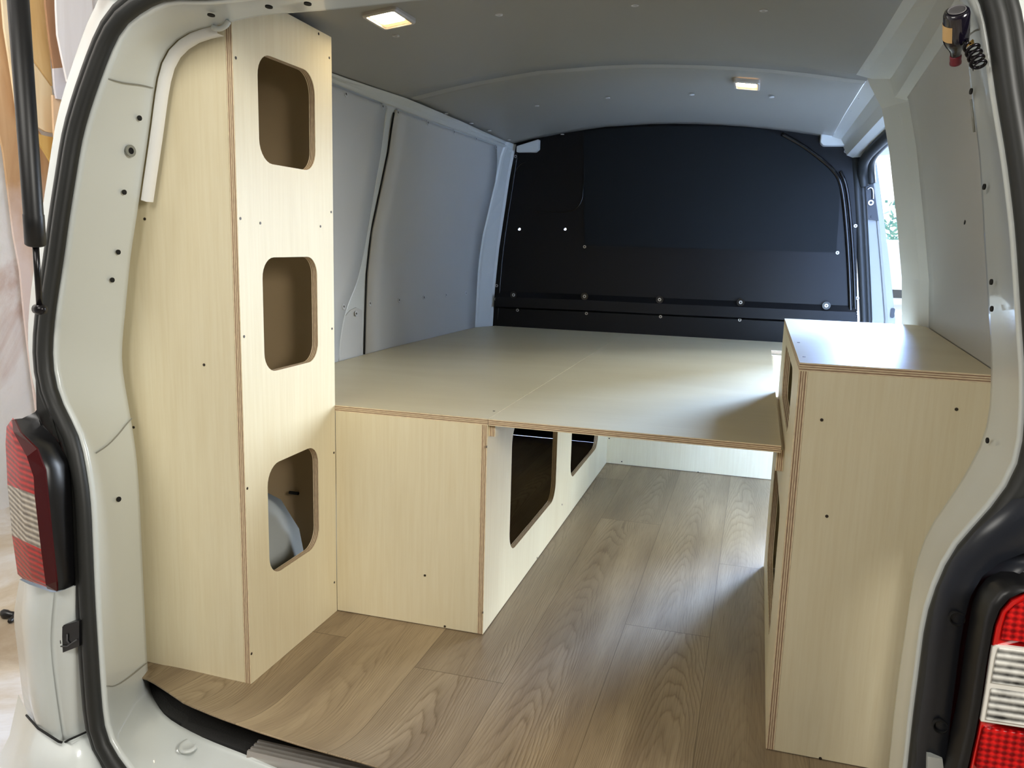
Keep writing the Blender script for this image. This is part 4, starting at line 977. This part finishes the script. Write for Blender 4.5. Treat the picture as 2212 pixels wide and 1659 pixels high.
offcut([(50, -40), (100, -40), (103, 60), (109, 130), (113, 186), (68, 122), (58, 60)], -3.26, TAN, 'tan sheet right of the gas strut, uppermost of the tan sheets')
offcut([(60, 128), (67, 128), (112, 190), (117, 240), (118, 288), (98, 284), (78, 272), (66, 200)], -3.24, sheet_wood('pale_tan_sheet', srgb(222, 192, 142), srgb(240, 222, 186)), 'pale tan sheet below a slanted dark gap, right of the gas strut')
offcut([(70, 286), (80, 288), (100, 294), (119, 297), (124, 340), (127, 380), (98, 330), (82, 306)], -3.22, sheet_wood('ochre_sheet', srgb(196, 156, 84), srgb(216, 178, 106)), 'ochre wedge-ended sheet, lowest tip beside the white body edge')
offcut([(97, -40), (126, -40), (124, 20), (130, 80), (138, 152), (117, 152), (108, 90), (99, 10)], -3.20, DBR, 'narrow dark brown sheet beside the white pointed sheet')
offcut([(116, 148), (140, 146), (166, 180), (166, 221), (123, 213), (119, 190)], -3.15, LIL, 'light grey square-ended sheet below the white pointed sheet')
offcut([(114, 205), (166, 224), (290, 240), (290, 1200), (190, 1200), (185, 460), (127, 385), (122, 330), (117, 280)], -3.17, PEACH, 'peach coloured sheet under the light grey one')
offcut([(121, -40), (122, 20), (125, 75), (134, 120), (146, 176), (151, 182), (158, 178), (184, 148), (215, 100), (203, 82), (197, -40)], -3.08, WHT, 'large white sheet with a pointed lower end')
offcut([(199, -40), (206, 80), (225, 70), (245, -40)], -3.10, WHT, 'thin strip of white sheet next to the van roof edge')
sc_ = at(12, 1337, 'z', ZG)
mb = MB(); mb.tube(smooth_path([sc_+Vector((-.03, .02, .012)), sc_+Vector((0, 0, .02)), sc_+Vector((.035, .02, .012)), sc_+Vector((.05, -.03, .01))], 2), [.008, .012, .016, .018, .018, .016, .014, .012, .012, .011, .01, .008, .005][:13], 8)
o = mb.build('rubber_scrap', PLASTIC); tag(o, 'small black scrap lying on the concrete floor beside the van', 'scrap')

# ------------------------------------------------------------------ outside, seen through the sliding doorway
LEAF = mat('pale_foliage', srgb(120, 158, 140), .7, noise=.3, nscale=6); BARK = mat('bark', srgb(110, 100, 88), .8)
def tree(x, y, h, w, label):
    t = thing('tree', label, 'tree', (x, y, ZG))
    b = MB(); b.tube([(x, y, ZG), (x+.05, y, ZG+h*.3), (x-.05, y+.05, ZG+h*.7)], [.10, .07, .03], 8); b.build('trunk', BARK, t)
    b = MB(); rnd = random.Random(int(x*100+y))
    for _ in range(900):
        th = rnd.uniform(0, 2*PI); ph = math.acos(rnd.uniform(-1, 1)); r = rnd.random()**.4
        c = Vector((x+w*r*math.sin(ph)*math.cos(th), y+w*r*math.sin(ph)*math.sin(th), ZG+h*.62+h*.38*r*math.cos(ph)))
        a = Vector((rnd.uniform(-1, 1), rnd.uniform(-1, 1), rnd.uniform(-1, 1))).normalized(); q = a.orthogonal().normalized(); s = rnd.uniform(.06, .13)
        b.face([c-a*s, c+q*s*.5, c+a*s, c-q*s*.5])
    b.build('crown', LEAF, t, merge=False, recalc=False)
tree(4.3, 20, 3.3, 1.3, 'pale green tree beyond the parked car, at the bright doorway')
car = thing('parked_car', 'white car with dark windows parked outside beyond the sliding doorway', 'car', (2.6, 9.0, ZG))
def car_profile(): return [(-2.1, .35), (-2.1, .75), (-1.9, .92), (-1.1, 1.0), (-.5, 1.62), (.9, 1.66), (1.55, 1.05), (2.05, .95), (2.1, .4)]
cy = 9.0
mb = MB(); pr = car_profile()
for sx in (0,):
    rows = [[(1.55+dx, cy+p[0]*.9, ZG+p[1]) for p in pr] for dx in (0, .08, 1.55, 1.62)]
    for r, ins in ((0, .06), (3, .06)):
        rows[r] = [(x, y, z-.04 if z > ZG+1.2 else z) for x, y, z in rows[r]]
    mb.grid(rows, 0, False); mb.face(rows[0]); mb.face(list(reversed(rows[-1])))
mb.build('car_body', PAINT, car)
mb = MB(); gl = [(-.95, 1.04), (-.46, 1.54), (.2, 1.57), (.2, 1.04)]; gl2 = [(.28, 1.04), (.28, 1.57), (.86, 1.58), (1.3, 1.06)]
for q in (gl, gl2): mb.face([(1.545, cy+a*.9, ZG+b) for a, b in q])
mb.face([(1.65, cy-.94*1.02, ZG+1.04), (3.1, cy-.94*1.02, ZG+1.04), (3.0, cy-.5*.93, ZG+1.58), (1.75, cy-.5*.93, ZG+1.58)])
mb.build('car_windows', GLASS_DK, car)
for yy_ in (-1.3, 1.25):
    for xx in (1.56, 2.95):
        mb = MB(); mb.lathe([(.0, 0), (.2, .01), (.3, .0), (.32, .03), (.32, .18), (.3, .21), (0, .2)], (xx, cy+yy_, ZG+.32), (1, 0, 0), 24); mb.build('wheel', RUBBER, car)

# ------------------------------------------------------------------ light
w = bpy.data.worlds.new('world'); sc.world = w; w.use_nodes = True
nt = w.node_tree; bg = nt.nodes['Background']; bg.inputs['Color'].default_value = (.93, .97, 1.0, 1); bg.inputs['Strength'].default_value = 1.7
def area(name, loc, target, sx, sy, power, col):
    l = bpy.data.lights.new(name, 'AREA'); l.shape = 'RECTANGLE'; l.size = sx; l.size_y = sy; l.energy = power; l.color = col
    o = bpy.data.objects.new(name, l); COL.objects.link(o); o.location = loc
    o.rotation_euler = (Vector(target)-Vector(loc)).to_track_quat('-Z', 'Y').to_euler()
    return o
area('workshop_light', (-.5, -1.75, 1.75), (-.6, .1, .4), .9, .6, 16, (1, .97, .90))
area('workshop_light', (2.25, -1.35, 1.6), (-.4, .2, .4), .7, .8, 64, (1, .97, .90))
area('workshop_light', (-1.7, -.6, 2.9), (-3.4, .8, 1.5), .8, 1.2, 95, (1, .97, .93))
sl = bpy.data.lights.new('hazy_sun', 'SUN'); sl.energy = 52; sl.angle = math.radians(28); sl.color = (.36, .55, 1)
so = bpy.data.objects.new('hazy_sun', sl); COL.objects.link(so); so.location = (4, 8, 5)
so.rotation_euler = Vector((-.30, -1, -.40)).to_track_quat('-Z', 'Y').to_euler()
s2 = bpy.data.lights.new('hazy_sky', 'SUN'); s2.energy = 9; s2.angle = math.radians(34); s2.color = (.74, .85, 1)
so = bpy.data.objects.new('hazy_sky', s2); COL.objects.link(so); so.location = (8, 8, 5)
so.rotation_euler = Vector((-1.0, -1, -.36)).to_track_quat('-Z', 'Y').to_euler()
sc.view_settings.view_transform = 'Standard'; sc.view_settings.look = 'None'; sc.view_settings.exposure = 0; sc.view_settings.gamma = 1
sc.cycles.use_denoising = True
sc.cycles.max_bounces = 10; sc.cycles.diffuse_bounces = 5; sc.cycles.glossy_bounces = 4
sc.cycles.sample_clamp_indirect = 8
bpy.context.view_layer.update()
